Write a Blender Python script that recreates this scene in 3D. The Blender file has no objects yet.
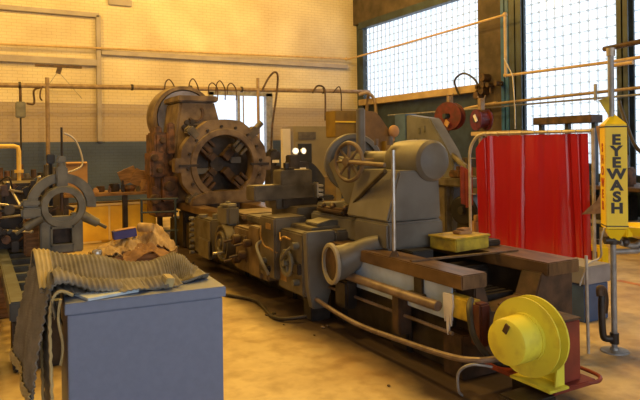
import bpy, bmesh, math, random
from math import sin, cos, pi, radians as R
from mathutils import Vector, Matrix, noise
random.seed(7)
col = bpy.context.scene.collection
V = Vector

# ------------------------------------------------------------------ materials
def mat(name, c1, c2=None, rough=.6, metal=0., scale=6., bump=0., spec=.5, detail=6., stretch=(1, 1, 1), lo=.35, hi=.65):
    m = bpy.data.materials.new(name); m.use_nodes = True
    nt = m.node_tree; b = nt.nodes['Principled BSDF']
    b.inputs['Roughness'].default_value = rough; b.inputs['Metallic'].default_value = metal
    b.inputs['Specular IOR Level'].default_value = spec
    if c2 is None: c2 = tuple(x * .6 for x in c1)
    tc = nt.nodes.new('ShaderNodeTexCoord'); mp = nt.nodes.new('ShaderNodeMapping'); mp.inputs['Scale'].default_value = stretch
    nt.links.new(tc.outputs['Object'], mp.inputs[0])
    n = nt.nodes.new('ShaderNodeTexNoise'); n.inputs['Scale'].default_value = scale; n.inputs['Detail'].default_value = detail
    nt.links.new(mp.outputs[0], n.inputs['Vector'])
    r = nt.nodes.new('ShaderNodeValToRGB')
    r.color_ramp.elements[0].position = lo; r.color_ramp.elements[1].position = hi
    r.color_ramp.elements[0].color = (*c2, 1); r.color_ramp.elements[1].color = (*c1, 1)
    nt.links.new(n.outputs['Fac'], r.inputs[0]); nt.links.new(r.outputs[0], b.inputs['Base Color'])
    if bump:
        bp = nt.nodes.new('ShaderNodeBump'); bp.inputs['Strength'].default_value = bump; bp.inputs['Distance'].default_value = .02
        nt.links.new(n.outputs['Fac'], bp.inputs['Height']); nt.links.new(bp.outputs[0], b.inputs['Normal'])
    return m

M = {}
M['machine'] = mat('machine_grey_paint', (.125, .108, .08), (.05, .04, .027), .45, 0, 5, .35, lo=.35, hi=.62)
M['machine_light'] = mat('light_machine_grey', (.155, .15, .135), (.095, .085, .07), .45, 0, 3, .15, lo=.3, hi=.6)
M['machine_tan'] = mat('oily_tan_machine_paint', (.19, .135, .08), (.075, .048, .028), .5, 0, 5, .35, lo=.38, hi=.62)
M['greyblue_iron'] = mat('grey_cast_iron', (.165, .165, .14), (.085, .083, .068), .5, .1, 6, .2)
M['dark'] = mat('oily_dark_iron', (.05, .04, .034), (.018, .014, .012), .45, .3, 7, .3)
M['brown'] = mat('rusty_brown_iron', (.10, .055, .03), (.03, .018, .012), .6, .1, 8, .3)
M['copper'] = mat('copper_brown_paint', (.19, .09, .04), (.06, .032, .018), .5, .2, 9, .35, lo=.4, hi=.6)
M['way'] = mat('worn_way_steel', (.20, .125, .065), (.08, .048, .028), .35, .3, 5, .1, stretch=(3, .6, 1))
M['steel'] = mat('bright_steel', (.62, .6, .56), (.4, .38, .35), .3, .8, 8)
M['rod'] = mat('brownish_shaft_steel', (.26, .20, .165), (.14, .10, .08), .4, .2, 8)
M['black'] = mat('black_rubber', (.02, .02, .022), (.01, .01, .01), .5, 0, 8)
M['cabinet'] = mat('blue_grey_cabinet_paint', (.155, .20, .325), (.142, .185, .30), .45, 0, 30, .03)
M['brass'] = mat('tarnished_brass', (.42, .27, .10), (.22, .13, .05), .4, .5, 9)
M['rim_grey'] = mat('pale_grey_rim_paint', (.34, .32, .27), (.24, .22, .18), .5, 0, 5)
M['bed_blue'] = mat('oily_blue_grey_iron', (.07, .09, .11), (.03, .035, .04), .45, .1, 7, .2)
M['mach_blue'] = mat('blue_grey_enamel', (.145, .15, .16), (.09, .09, .095), .5, 0, 3, .1)
M['red_dull'] = mat('dull_oxide_red', (.13, .03, .02), (.06, .02, .015), .6, 0, 8, .2)
M['mat'] = mat('ribbed_grey_rubber', (.23, .215, .185), (.13, .12, .10), .75, 0, 9, .1)
M['mat_edge'] = mat('yellowed_mat_edge', (.52, .42, .20), (.38, .31, .15), .7, 0, 9)
M['yellow'] = mat('yellow_paint', (.74, .69, .06), (.56, .48, .05), .5, 0, 7, .1, lo=.3, hi=.5)
M['yellow_clean'] = mat('bright_yellow_cover', (.90, .68, .015), (.84, .60, .01), .4, 0, 6)
M['yellow_dirty'] = mat('dirty_yellow_paint', (.62, .47, .04), (.28, .2, .03), .55, 0, 9, .2)
M['red'] = mat('dark_red_paint', (.24, .035, .018), (.15, .022, .014), .5, 0, 7, .1)
M['reel_red'] = mat('maroon_reel_paint', (.13, .012, .02), (.06, .008, .01), .45, 0, 8)
M['pipe_beige'] = mat('beige_painted_pipe', (.52, .38, .22), (.40, .28, .15), .45, 0, 9)
M['galv'] = mat('galvanised_pipe', (.50, .46, .40), (.34, .31, .27), .4, .4, 12)
M['pipe_grey'] = mat('grey_pipe', (.33, .33, .33), (.2, .2, .2), .45, .3, 10)
M['pipe_brown'] = mat('brownish_conduit', (.30, .22, .14), (.19, .13, .08), .5, .1, 9)
M['blue_steel'] = mat('blue_steel_paint', (.02, .11, .34), (.012, .07, .2), .5, 0, 4, .1)
M['dark_steel'] = mat('dark_blue_grey_steel', (.030, .052, .078), (.016, .026, .04), .5, 0, 4, .1)
M['concrete_dark'] = mat('dirty_brown_concrete', (.085, .062, .045), (.04, .03, .022), .8, 0, 3, .2)
M['beige_sill'] = mat('beige_sill_paint', (.45, .34, .2), (.33, .24, .14), .7, 0, 4)
M['olive'] = mat('olive_beige_enamel', (.235, .195, .095), (.19, .155, .075), .45, 0, 3)
M['offwhite'] = mat('off_white_panel', (.6, .56, .5), (.5, .46, .4), .6, 0, 3)
M['ochre'] = mat('ochre_electrical_box_paint', (.22, .14, .018), (.13, .08, .012), .5, 0, 5)
M['ochre_dark'] = mat('brown_ochre_paint', (.15, .085, .022), (.08, .045, .012), .55, 0, 5)
M['yellow_panel'] = mat('orange_yellow_panel', (.95, .64, .06), (.75, .45, .04), .55, 0, 3)
M['light_blue'] = mat('pale_blue_paint', (.50, .64, .88), (.34, .44, .62), .5, 0, 5, .1)
M['blue_box'] = mat('royal_blue_card', (.045, .05, .28), (.03, .03, .2), .5, 0, 5)
M['blue_guard'] = mat('dusty_blue_guard', (.16, .18, .36), (.05, .05, .10), .5, 0, 3)
M['wood'] = mat('worn_bench_timber', (.28, .155, .07), (.13, .07, .035), .7, 0, 6, .2, stretch=(1, 8, 8))
M['card'] = mat('brown_cardboard', (.42, .25, .11), (.30, .17, .08), .8, 0, 5)
M['rag'] = mat('tan_crumpled_cloth', (.60, .44, .22), (.30, .2, .09), .85, 0, 9, .4)
M['cloth_brown'] = mat('brown_canvas', (.34, .2, .09), (.2, .11, .05), .85, 0, 8, .4)
M['white'] = mat('white_paint', (.75, .74, .72), (.62, .6, .58), .5, 0, 8)
M['letter'] = mat('black_sign_lettering', (.03, .02, .015), (.02, .015, .01), .5)
M['letter_red'] = mat('red_sign_lettering', (.45, .06, .02), (.4, .05, .02), .5)
M['paper'] = mat('pale_blue_paper', (.6, .72, .8), (.45, .55, .65), .6, 0, 12)

def brick_mat():
    m = bpy.data.materials.new('painted_brick'); m.use_nodes = True; nt = m.node_tree; L = nt.links
    b = nt.nodes['Principled BSDF']; b.inputs['Roughness'].default_value = .7
    tc = nt.nodes.new('ShaderNodeTexCoord'); sp = nt.nodes.new('ShaderNodeSeparateXYZ'); L.new(tc.outputs['Object'], sp.inputs[0])
    ad = nt.nodes.new('ShaderNodeMath'); ad.operation = 'ADD'; L.new(sp.outputs[0], ad.inputs[0]); L.new(sp.outputs[1], ad.inputs[1])
    cb = nt.nodes.new('ShaderNodeCombineXYZ'); L.new(ad.outputs[0], cb.inputs[0]); L.new(sp.outputs[2], cb.inputs[1])
    br = nt.nodes.new('ShaderNodeTexBrick'); L.new(cb.outputs[0], br.inputs['Vector'])
    br.inputs['Scale'].default_value = 1; br.inputs['Brick Width'].default_value = .215; br.inputs['Row Height'].default_value = .075
    br.inputs['Mortar Size'].default_value = .005; br.inputs['Mortar Smooth'].default_value = .4
    no = nt.nodes.new('ShaderNodeTexNoise'); no.inputs['Scale'].default_value = .8; no.inputs['Detail'].default_value = 7
    L.new(tc.outputs['Object'], no.inputs['Vector'])
    def ramp(a, c):
        r = nt.nodes.new('ShaderNodeValToRGB'); r.color_ramp.elements[0].position = .35; r.color_ramp.elements[1].position = .68
        r.color_ramp.elements[0].color = (*a, 1); r.color_ramp.elements[1].color = (*c, 1); L.new(no.outputs['Fac'], r.inputs[0]); return r
    up = ramp((.50, .43, .32), (.68, .62, .48)); lo = ramp((.04, .066, .15), (.062, .10, .22))
    # paint line at 1.78 m: dull blue dado below, cream above; a greyer, darker band from 1.8 to 2.6
    st = nt.nodes.new('ShaderNodeMath'); st.operation = 'GREATER_THAN'; st.inputs[1].default_value = 1.78; L.new(sp.outputs[2], st.inputs[0])
    mx = nt.nodes.new('ShaderNodeMix'); mx.data_type = 'RGBA'; L.new(st.outputs[0], mx.inputs[0]); L.new(lo.outputs[0], mx.inputs[6])
    mid = nt.nodes.new('ShaderNodeMath'); mid.operation = 'GREATER_THAN'; mid.inputs[1].default_value = 2.72; L.new(sp.outputs[2], mid.inputs[0])
    mm = nt.nodes.new('ShaderNodeMix'); mm.data_type = 'RGBA'; L.new(mid.outputs[0], mm.inputs[0]); mm.inputs[6].default_value = (.38, .32, .27, 1); L.new(up.outputs[0], mm.inputs[7])
    L.new(mm.outputs[2], mx.inputs[7])
    mo = nt.nodes.new('ShaderNodeMix'); mo.data_type = 'RGBA'; mo.blend_type = 'MULTIPLY'; L.new(br.outputs['Fac'], mo.inputs[0]); L.new(mx.outputs[2], mo.inputs[6]); mo.inputs[7].default_value = (.72, .7, .68, 1)
    L.new(mo.outputs[2], b.inputs['Base Color'])
    bp = nt.nodes.new('ShaderNodeBump'); bp.inputs['Strength'].default_value = .5; bp.inputs['Distance'].default_value = .01; bp.invert = True
    L.new(br.outputs['Fac'], bp.inputs['Height']); L.new(bp.outputs[0], b.inputs['Normal'])
    return m
M['brick'] = brick_mat()

def floor_mat():
    m = bpy.data.materials.new('stained_concrete_floor'); m.use_nodes = True; nt = m.node_tree; L = nt.links
    b = nt.nodes['Principled BSDF']
    tc = nt.nodes.new('ShaderNodeTexCoord')
    n1 = nt.nodes.new('ShaderNodeTexNoise'); n1.inputs['Scale'].default_value = .9; n1.inputs['Detail'].default_value = 8; n1.inputs['Roughness'].default_value = .6
    n2 = nt.nodes.new('ShaderNodeTexNoise'); n2.inputs['Scale'].default_value = 6; n2.inputs['Detail'].default_value = 8; n2.inputs['Distortion'].default_value = .2
    for n in (n1, n2): L.new(tc.outputs['Object'], n.inputs['Vector'])
    r1 = nt.nodes.new('ShaderNodeValToRGB'); r1.color_ramp.elements[0].position = .36; r1.color_ramp.elements[1].position = .6
    r1.color_ramp.elements[0].color = (.40, .28, .13, 1); r1.color_ramp.elements[1].color = (.66, .54, .29, 1)
    r2 = nt.nodes.new('ShaderNodeValToRGB'); r2.color_ramp.elements[0].position = .3; r2.color_ramp.elements[1].position = .55
    r2.color_ramp.elements[0].color = (.62, .54, .45, 1); r2.color_ramp.elements[1].color = (1, 1, 1, 1)
    L.new(n1.outputs['Fac'], r1.inputs[0]); L.new(n2.outputs['Fac'], r2.inputs[0])
    mx = nt.nodes.new('ShaderNodeMix'); mx.data_type = 'RGBA'; mx.blend_type = 'MULTIPLY'; mx.inputs[0].default_value = .8
    L.new(r1.outputs[0], mx.inputs[6]); L.new(r2.outputs[0], mx.inputs[7])
    # oil soaked strip, widened with painted-in shadow, along the foot of the machine (x from 2.3 to 2.8)
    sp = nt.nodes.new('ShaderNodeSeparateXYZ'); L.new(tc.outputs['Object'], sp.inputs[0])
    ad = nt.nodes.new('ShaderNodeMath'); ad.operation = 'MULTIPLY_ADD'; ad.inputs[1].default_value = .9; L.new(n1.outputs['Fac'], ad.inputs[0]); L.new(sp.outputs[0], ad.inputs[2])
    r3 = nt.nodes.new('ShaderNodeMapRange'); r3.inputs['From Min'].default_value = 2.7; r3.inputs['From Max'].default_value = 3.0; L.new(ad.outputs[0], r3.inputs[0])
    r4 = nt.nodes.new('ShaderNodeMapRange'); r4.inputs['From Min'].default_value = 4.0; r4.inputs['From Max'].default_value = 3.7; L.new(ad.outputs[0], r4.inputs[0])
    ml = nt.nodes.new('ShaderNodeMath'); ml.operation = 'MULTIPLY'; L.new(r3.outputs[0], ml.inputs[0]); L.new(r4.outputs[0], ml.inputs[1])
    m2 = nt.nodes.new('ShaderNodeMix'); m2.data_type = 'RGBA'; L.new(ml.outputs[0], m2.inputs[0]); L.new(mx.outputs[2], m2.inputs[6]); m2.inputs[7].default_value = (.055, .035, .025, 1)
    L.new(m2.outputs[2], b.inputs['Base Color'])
    r5 = nt.nodes.new('ShaderNodeMapRange'); r5.inputs['To Min'].default_value = .35; r5.inputs['To Max'].default_value = .7; L.new(n2.outputs['Fac'], r5.inputs[0]); L.new(r5.outputs[0], b.inputs['Roughness'])
    return m
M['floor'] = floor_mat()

def glass_block_mat():
    m = bpy.data.materials.new('glass_block'); m.use_nodes = True; nt = m.node_tree; L = nt.links
    nt.nodes.clear(); o = nt.nodes.new('ShaderNodeOutputMaterial')
    t = nt.nodes.new('ShaderNodeBsdfTransparent'); g = nt.nodes.new('ShaderNodeBsdfGlossy'); g.inputs['Roughness'].default_value = .15
    tc = nt.nodes.new('ShaderNodeTexCoord'); n = nt.nodes.new('ShaderNodeTexNoise'); n.inputs['Scale'].default_value = 3.5; n.inputs['Detail'].default_value = 3
    L.new(tc.outputs['Object'], n.inputs['Vector'])
    r = nt.nodes.new('ShaderNodeValToRGB'); r.color_ramp.elements[0].position = .3; r.color_ramp.elements[1].position = .6
    r.color_ramp.elements[0].color = (.90, .92, .93, 1); r.color_ramp.elements[1].color = (.95, .97, 1, 1)
    L.new(n.outputs['Fac'], r.inputs[0]); L.new(r.outputs[0], t.inputs[0])
    x = nt.nodes.new('ShaderNodeMixShader'); x.inputs[0].default_value = .04
    L.new(t.outputs[0], x.inputs[1]); L.new(g.outputs[0], x.inputs[2]); L.new(x.outputs[0], o.inputs[0])
    return m
M['glass'] = glass_block_mat()

def curtain_mat():
    m = bpy.data.materials.new('red_translucent_vinyl'); m.use_nodes = True; nt = m.node_tree; L = nt.links
    nt.nodes.clear(); o = nt.nodes.new('ShaderNodeOutputMaterial')
    p = nt.nodes.new('ShaderNodeBsdfPrincipled'); p.inputs['Base Color'].default_value = (.34, .012, .014, 1); p.inputs['Roughness'].default_value = .18
    p.inputs['Coat Weight'].default_value = .6; p.inputs['Coat Roughness'].default_value = .1
    t = nt.nodes.new('ShaderNodeBsdfTranslucent'); t.inputs[0].default_value = (.75, .03, .03, 1)
    tr = nt.nodes.new('ShaderNodeBsdfTransparent'); tr.inputs[0].default_value = (.75, .02, .02, 1)
    a = nt.nodes.new('ShaderNodeMixShader'); a.inputs[0].default_value = .16; L.new(p.outputs[0], a.inputs[1]); L.new(t.outputs[0], a.inputs[2])
    b = nt.nodes.new('ShaderNodeMixShader'); b.inputs[0].default_value = .04; L.new(a.outputs[0], b.inputs[1]); L.new(tr.outputs[0], b.inputs[2])
    L.new(b.outputs[0], o.inputs[0]); return m
M['curtain'] = curtain_mat()

def emit(name, c, s):
    m = bpy.data.materials.new(name); m.use_nodes = True; nt = m.node_tree; nt.nodes.clear()
    o = nt.nodes.new('ShaderNodeOutputMaterial'); e = nt.nodes.new('ShaderNodeEmission'); e.inputs[0].default_value = (*c, 1); e.inputs[1].default_value = s
    nt.links.new(e.outputs[0], o.inputs[0]); return m
M['lit'] = emit('lit_lamp', (1, .85, .6), 3.)

# ------------------------------------------------------------------ builders
ROOTLOC = {}
def axis_mat(d):
    return V(d).normalized().to_track_quat('Z', 'Y').to_matrix().to_4x4()

class G:
    def __init__(s): s.b = bmesh.new()
    def _add(s, tmp):
        me = bpy.data.meshes.new('t'); tmp.to_mesh(me); tmp.free(); s.b.from_mesh(me); bpy.data.meshes.remove(me); return s
    def box(s, x0, x1, y0, y1, z0, z1, bev=0., rot=None):
        t = bmesh.new(); bmesh.ops.create_cube(t, size=1)
        for v in t.verts: v.co = V((v.co.x * (x1 - x0), v.co.y * (y1 - y0), v.co.z * (z1 - z0)))
        if bev: bmesh.ops.bevel(t, geom=t.edges[:], offset=bev, segments=2, affect='EDGES', clamp_overlap=True)
        c = V(((x0 + x1) / 2, (y0 + y1) / 2, (z0 + z1) / 2))
        m = Matrix.Translation(c)
        if rot: m = m @ Matrix.Rotation(rot[1], 4, rot[0])
        bmesh.ops.transform(t, matrix=m, verts=t.verts); return s._add(t)
    def cyl(s, p0, p1, r0, r1=None, n=20, bev=0.):
        p0, p1 = V(p0), V(p1); d = p1 - p0; r1 = r0 if r1 is None else r1
        t = bmesh.new(); bmesh.ops.create_cone(t, cap_ends=True, segments=n, radius1=r0, radius2=r1, depth=d.length)
        if bev:
            es = [e for e in t.edges if abs(abs(e.verts[0].co.z) - d.length / 2) < 1e-5 and abs(e.verts[0].co.z - e.verts[1].co.z) < 1e-5]
            bmesh.ops.bevel(t, geom=es, offset=bev, segments=3, affect='EDGES')
        bmesh.ops.transform(t, matrix=Matrix.Translation((p0 + p1) / 2) @ axis_mat(d), verts=t.verts); return s._add(t)
    def lathe(s, c, axis, prof, n=40, a0=0., a1=2 * pi):
        """revolve closed/open profile [(r, h)] about axis through c"""
        t = bmesh.new(); full = abs(a1 - a0 - 2 * pi) < 1e-4; k = n if full else n + 1; rows = []
        for i in range(k):
            a = a0 + (a1 - a0) * i / n; rows.append([t.verts.new((r * cos(a), r * sin(a), h)) for r, h in prof])
        m = len(prof)
        for i in range(n):
            A, B = rows[i], rows[(i + 1) % k]
            for j in range(m - 1 if not full and False else m):
                j2 = (j + 1) % m
                if j2 == 0 and (prof[0][0] < 1e-6 and prof[-1][0] < 1e-6): continue
                try: t.faces.new((A[j], B[j], B[j2], A[j2]))
                except ValueError: pass
        if not full:
            t.faces.new(rows[0]); t.faces.new(rows[-1][::-1])
        bmesh.ops.remove_doubles(t, verts=t.verts, dist=1e-6)
        bmesh.ops.recalc_face_normals(t, faces=t.faces)
        bmesh.ops.transform(t, matrix=Matrix.Translation(c) @ axis_mat(axis), verts=t.verts); return s._add(t)
    def ring(s, c, axis, ro, ri, h, n=48, a0=0., a1=2 * pi, ch=None):
        ch = min(h, ro - ri) * .2 if ch is None else ch
        return s.lathe(c, axis, [(ri, -h / 2), (ro - ch, -h / 2), (ro, -h / 2 + ch), (ro, h / 2 - ch), (ro - ch, h / 2), (ri, h / 2)], n, a0, a1)
    def tube(s, pts, r, n=8, closed=False, cap=True):
        P = [V(p) for p in pts]; t = bmesh.new(); rows = []; up = None; N = len(P)
        for i, p in enumerate(P):
            d = (P[(i + 1) % N] - P[i - 1]) if closed else (P[min(i + 1, N - 1)] - P[max(i - 1, 0)])
            d.normalize()
            if up is None: up = V((0, 0, 1)) if abs(d.z) < .9 else V((1, 0, 0))
            x = d.cross(up)
            if x.length < 1e-4: x = d.orthogonal()
            x.normalize(); up = x.cross(d).normalized()
            rr = r[i] if isinstance(r, (list, tuple)) else r
            rows.append([t.verts.new(p + (x * cos(2 * pi * k / n) + up * sin(2 * pi * k / n)) * rr) for k in range(n)])
        for i in range(N if closed else N - 1):
            A, B = rows[i], rows[(i + 1) % N]
            for k in range(n): t.faces.new((A[k], B[k], B[(k + 1) % n], A[(k + 1) % n]))
        if cap and not closed: t.faces.new(rows[0][::-1]); t.faces.new(rows[-1])
        bmesh.ops.recalc_face_normals(t, faces=t.faces); return s._add(t)
    def prism(s, poly, axis, a, b, bev=0.):
        """poly 2D; axis 'x': (y,z), 'y': (x,z), 'z': (x,y); extruded from a to b"""
        f = {'x': lambda u, v, w: (w, u, v), 'y': lambda u, v, w: (u, w, v), 'z': lambda u, v, w: (u, v, w)}[axis]
        t = bmesh.new(); A = [t.verts.new(f(u, v, a)) for u, v in poly]; B = [t.verts.new(f(u, v, b)) for u, v in poly]
        t.faces.new(A); t.faces.new(B[::-1]); n = len(poly)
        for i in range(n): t.faces.new((A[i], B[i], B[(i + 1) % n], A[(i + 1) % n]))
        bmesh.ops.recalc_face_normals(t, faces=t.faces)
        if bev: bmesh.ops.bevel(t, geom=t.edges[:], offset=bev, segments=2, affect='EDGES', clamp_overlap=True)
        return s._add(t)
    def ball(s, c, r, n=12, sc=(1, 1, 1)):
        t = bmesh.new(); bmesh.ops.create_uvsphere(t, u_segments=n * 2, v_segments=n, radius=r)
        bmesh.ops.transform(t, matrix=Matrix.Translation(c) @ Matrix.Diagonal((*sc, 1)), verts=t.verts); return s._add(t)
    def sheet(s, f, nu, nv, thick=0.):
        t = bmesh.new(); g = [[t.verts.new(f(i / nu, j / nv)) for j in range(nv + 1)] for i in range(nu + 1)]
        for i in range(nu):
            for j in range(nv): t.faces.new((g[i][j], g[i + 1][j], g[i + 1][j + 1], g[i][j + 1]))
        bmesh.ops.recalc_face_normals(t, faces=t.faces)
        if thick: bmesh.ops.solidify(t, geom=t.faces[:], thickness=thick)
        return s._add(t)
    def split(s, name, m, parent, label=None):
        """one object per separate piece; pieces whose bounds touch stay together"""
        bm = s.b; bm.verts.ensure_lookup_table(); seen = set(); isl = []
        for v in bm.verts:
            if v in seen: continue
            st = [v]; seen.add(v); cur = []
            while st:
                a = st.pop(); cur.append(a)
                for e in a.link_edges:
                    b = e.other_vert(a)
                    if b not in seen: seen.add(b); st.append(b)
            lo = V([min(c.co[k] for c in cur) for k in range(3)]); hi = V([max(c.co[k] for c in cur) for k in range(3)])
            isl.append([set(cur), lo, hi])
        merged = True
        while merged:
            merged = False
            for i in range(len(isl)):
                for j in range(i + 1, len(isl)):
                    A, B = isl[i], isl[j]
                    if all(A[1][k] <= B[2][k] + .001 and B[1][k] <= A[2][k] + .001 for k in range(3)):
                        A[0] |= B[0]; A[1] = V(map(min, A[1], B[1])); A[2] = V(map(max, A[2], B[2])); isl.pop(j); merged = True; break
                if merged: break
        out = []
        for vs, lo, hi in isl:
            g2 = G(); mp = {v: g2.b.verts.new(v.co) for v in vs}
            for f in {f for v in vs for f in v.link_faces}: g2.b.faces.new([mp[v] for v in f.verts])
            o = g2.build(name, m, parent)
            if label: o['label'] = label
            out.append(o)
        s.b.free(); return out
    def build(s, name, m, parent=None, smooth=True, origin=None):
        me = bpy.data.meshes.new(name)
        if parent is not None: L = ROOTLOC[parent.name]
        elif origin is not None: L = V(origin)
        else: L = V((0, 0, 0))
        bmesh.ops.translate(s.b, vec=-L, verts=s.b.verts)
        if smooth:
            for f in s.b.faces: f.smooth = True
            for e in s.b.edges:
                if len(e.link_faces) == 2 and e.calc_face_angle(0) > R(32): e.smooth = False
        s.b.to_mesh(me); s.b.free(); me.materials.append(M[m])
        o = bpy.data.objects.new(name, me); col.objects.link(o)
        if parent is not None:
            o.parent = parent; ROOTLOC[o.name] = L
        else:
            o.location = L; ROOTLOC[o.name] = L
        return o

def tag(o, label=None, cat=None, group=None, kind=None):
    if label: o['label'] = label
    if cat: o['category'] = cat
    if group: o['group'] = group
    if kind: o['kind'] = kind
    return o
def thing(name, loc, label, cat, group=None):
    o = bpy.data.objects.new(name, None); col.objects.link(o); o.location = loc; o.empty_display_size = .1
    ROOTLOC[o.name] = V(loc); return tag(o, label, cat, group)
def struct(g, name, m, smooth=False):
    return tag(g.build(name, m, smooth=smooth), kind='structure')
def copy_tree(o, parent=None):
    c = o.copy(); col.objects.link(c)
    if parent is not None: c.parent = parent
    for ch in list(o.children): copy_tree(ch, c)
    return c
def text(name, body, m, parent, loc, rotz, size, sx=1., spacing=1., offset=.0, line=1.):
    cu = bpy.data.curves.new(name, 'FONT'); cu.body = body; cu.size = size; cu.align_x = 'CENTER'; cu.align_y = 'TOP'
    cu.space_line = line; cu.offset = offset; cu.extrude = .0015; cu.space_character = spacing
    t = bpy.data.objects.new(name, cu); col.objects.link(t)
    dg = bpy.context.evaluated_depsgraph_get(); me = bpy.data.meshes.new_from_object(t.evaluated_get(dg))
    bpy.data.objects.remove(t); bpy.data.curves.remove(cu)
    me.transform(Matrix.Translation(V(loc) - ROOTLOC[parent.name]) @ Matrix.Rotation(rotz, 4, 'Z') @ Matrix.Rotation(pi / 2, 4, 'X') @ Matrix.Diagonal((sx, 1, 1, 1)))
    me.materials.clear(); me.materials.append(M[m]); me.name = name
    o = bpy.data.objects.new(name, me); col.objects.link(o); o.parent = parent; return o
def bez(pts, n=8):
    """smooth Catmull-Rom through pts"""
    P = [V(p) for p in pts]; out = []
    for i in range(len(P) - 1):
        a, b, c, d = P[max(i - 1, 0)], P[i], P[i + 1], P[min(i + 2, len(P) - 1)]
        for k in range(n):
            t = k / n; out.append(.5 * ((2 * b) + (c - a) * t + (2 * a - 5 * b + 4 * c - d) * t * t + (3 * b - a - 3 * c + d) * t ** 3))
    out.append(P[-1]); return out

# ================================================================== SETTING
XR, YB, XL, YF, ZC = 10.3, 16.1, -4.5, -3.0, 7.0
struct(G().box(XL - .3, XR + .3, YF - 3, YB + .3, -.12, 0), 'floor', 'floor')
struct(G().box(XL - .3, XR + .3, YF, YB + .3, ZC, ZC + .15), 'ceiling', 'concrete_dark')
g = G()  # back wall with a tall glazed opening x 5.63..7.29
g.box(XL, 5.63, YB, YB + .3, 0, ZC).box(7.29, XR + .3, YB, YB + .3, 0, ZC).box(5.63, 7.29, YB, YB + .3, 3.05, ZC).box(5.63, 7.29, YB, YB + .3, 0, .2)
struct(g, 'wall_back', 'brick')
struct(G().box(XL - .3, XL, YF, YB + .3, 0, ZC), 'wall_left', 'brick')
struct(G().box(XL - .3, -3.2, YF - .3, YF, 0, ZC).box(7.5, XR + .3, YF - .3, YF, 0, ZC).box(-3.2, 7.5, YF - .3, YF, 4.6, ZC), 'wall_front', 'brick')
# right wall with glass block windows
g = G()
g.box(XR, XR + .07, 15.62, YB, 0, ZC).box(XR, XR + .07, 10.75, 15.62, 0, 2.98).box(XR, XR + .07, 10.75, 15.62, 5.14, ZC)
g.box(XR, XR + .07, 9.47, 10.75, 0, ZC)
g.box(XR, XR + .07, -3, 9.47, 0, 1.0).box(XR, XR + .07, -3, 9.47, 5.14, ZC).box(XR, XR + .07, -3, 2.0, 1.0, 5.14)
struct(g, 'wall_right', 'dark_steel')
struct(G().box(XR - .12, XR, 10.6, YB, 5.28, ZC), 'trim_1', 'concrete_dark')
g = G().box(XR - .14, XR + .05, 10.75, 15.78, 5.10, 5.30).box(XR - .10, XR + .05, 15.60, 15.80, 2.6, 5.12)
struct(g, 'trim_2', 'dark_steel')
struct(G().box(XR - .22, XR + .02, 10.7, 15.7, 2.80, 2.97), 'trim_3', 'beige_sill')
# pilaster between the windows
struct(G().box(XR - .12, XR, 10.02, 10.72, 0, ZC), 'wall_pilaster', 'concrete_dark')
def i_beam(name, y0, y1, m, x0=XR - .42, x1=XR - .05):
    t = .03; g = G().box(x0, x0 + t, y0, y1, 0, ZC).box(x1 - t, x1, y0, y1, 0, ZC).box(x0, x1, (y0 + y1) / 2 - .015, (y0 + y1) / 2 + .015, 0, ZC)
    return struct(g, name, m)
i_beam('trim_4', 9.80, 10.02, 'blue_steel', XR - .12, XR)
i_beam('trim_5', 9.44, 9.78, 'dark_steel', XR - .12, XR)
i_beam('trim_6', 6.92, 7.14, 'dark_steel', XR - .2, XR)
# glass block windows: panes in one mesh, mortar grid a child
def glass_window(name, y0, y1, z0, z1):
    g = G(); w = .20
    ny = max(1, round((y1 - y0) / w)); nz = max(1, round((z1 - z0) / w)); dy = (y1 - y0) / ny; dz = (z1 - z0) / nz
    g.box(XR + .03, XR + .035, y0, y1, z0, z1)
    o = tag(g.build(name, 'glass', smooth=False), kind='structure')
    q = G(); h = .006
    for i in range(ny + 1):
        q.box(XR + .015, XR + .05, y0 + i * dy - h, y0 + i * dy + h, z0, z1)
    for j in range(nz + 1):
        q.box(XR + .005, XR + .05, y0, y1, z0 + j * dz - h, z0 + j * dz + h)
    for i in range(ny + 1):
        for j in range(nz + 1):
            q.box(XR + .001, XR + .04, y0 + i * dy - .022, y0 + i * dy + .022, z0 + j * dz - .014, z0 + j * dz + .014)
    q.build('mortar_grid', 'mortar', o, smooth=False)
    return o
def mortar_mat():
    m = bpy.data.materials.new('milky_block_joint'); m.use_nodes = True; nt = m.node_tree; nt.nodes.clear()
    o = nt.nodes.new('ShaderNodeOutputMaterial'); a = nt.nodes.new('ShaderNodeBsdfTranslucent'); a.inputs[0].default_value = (.9, .93, .95, 1)
    b = nt.nodes.new('ShaderNodeBsdfTransparent'); b.inputs[0].default_value = (.80, .84, .86, 1); x = nt.nodes.new('ShaderNodeMixShader'); x.inputs[0].default_value = .55
    nt.links.new(a.outputs[0], x.inputs[1]); nt.links.new(b.outputs[0], x.inputs[2]); nt.links.new(x.outputs[0], o.inputs[0]); return m
M['mortar'] = mortar_mat()
glass_window('window_1', 10.75, 15.62, 2.98, 5.12)
glass_window('window_2', 7.10, 9.47, 1.0, 5.12)
glass_window('window_3', 2.0, 6.95, 1.0, 5.12)
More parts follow.
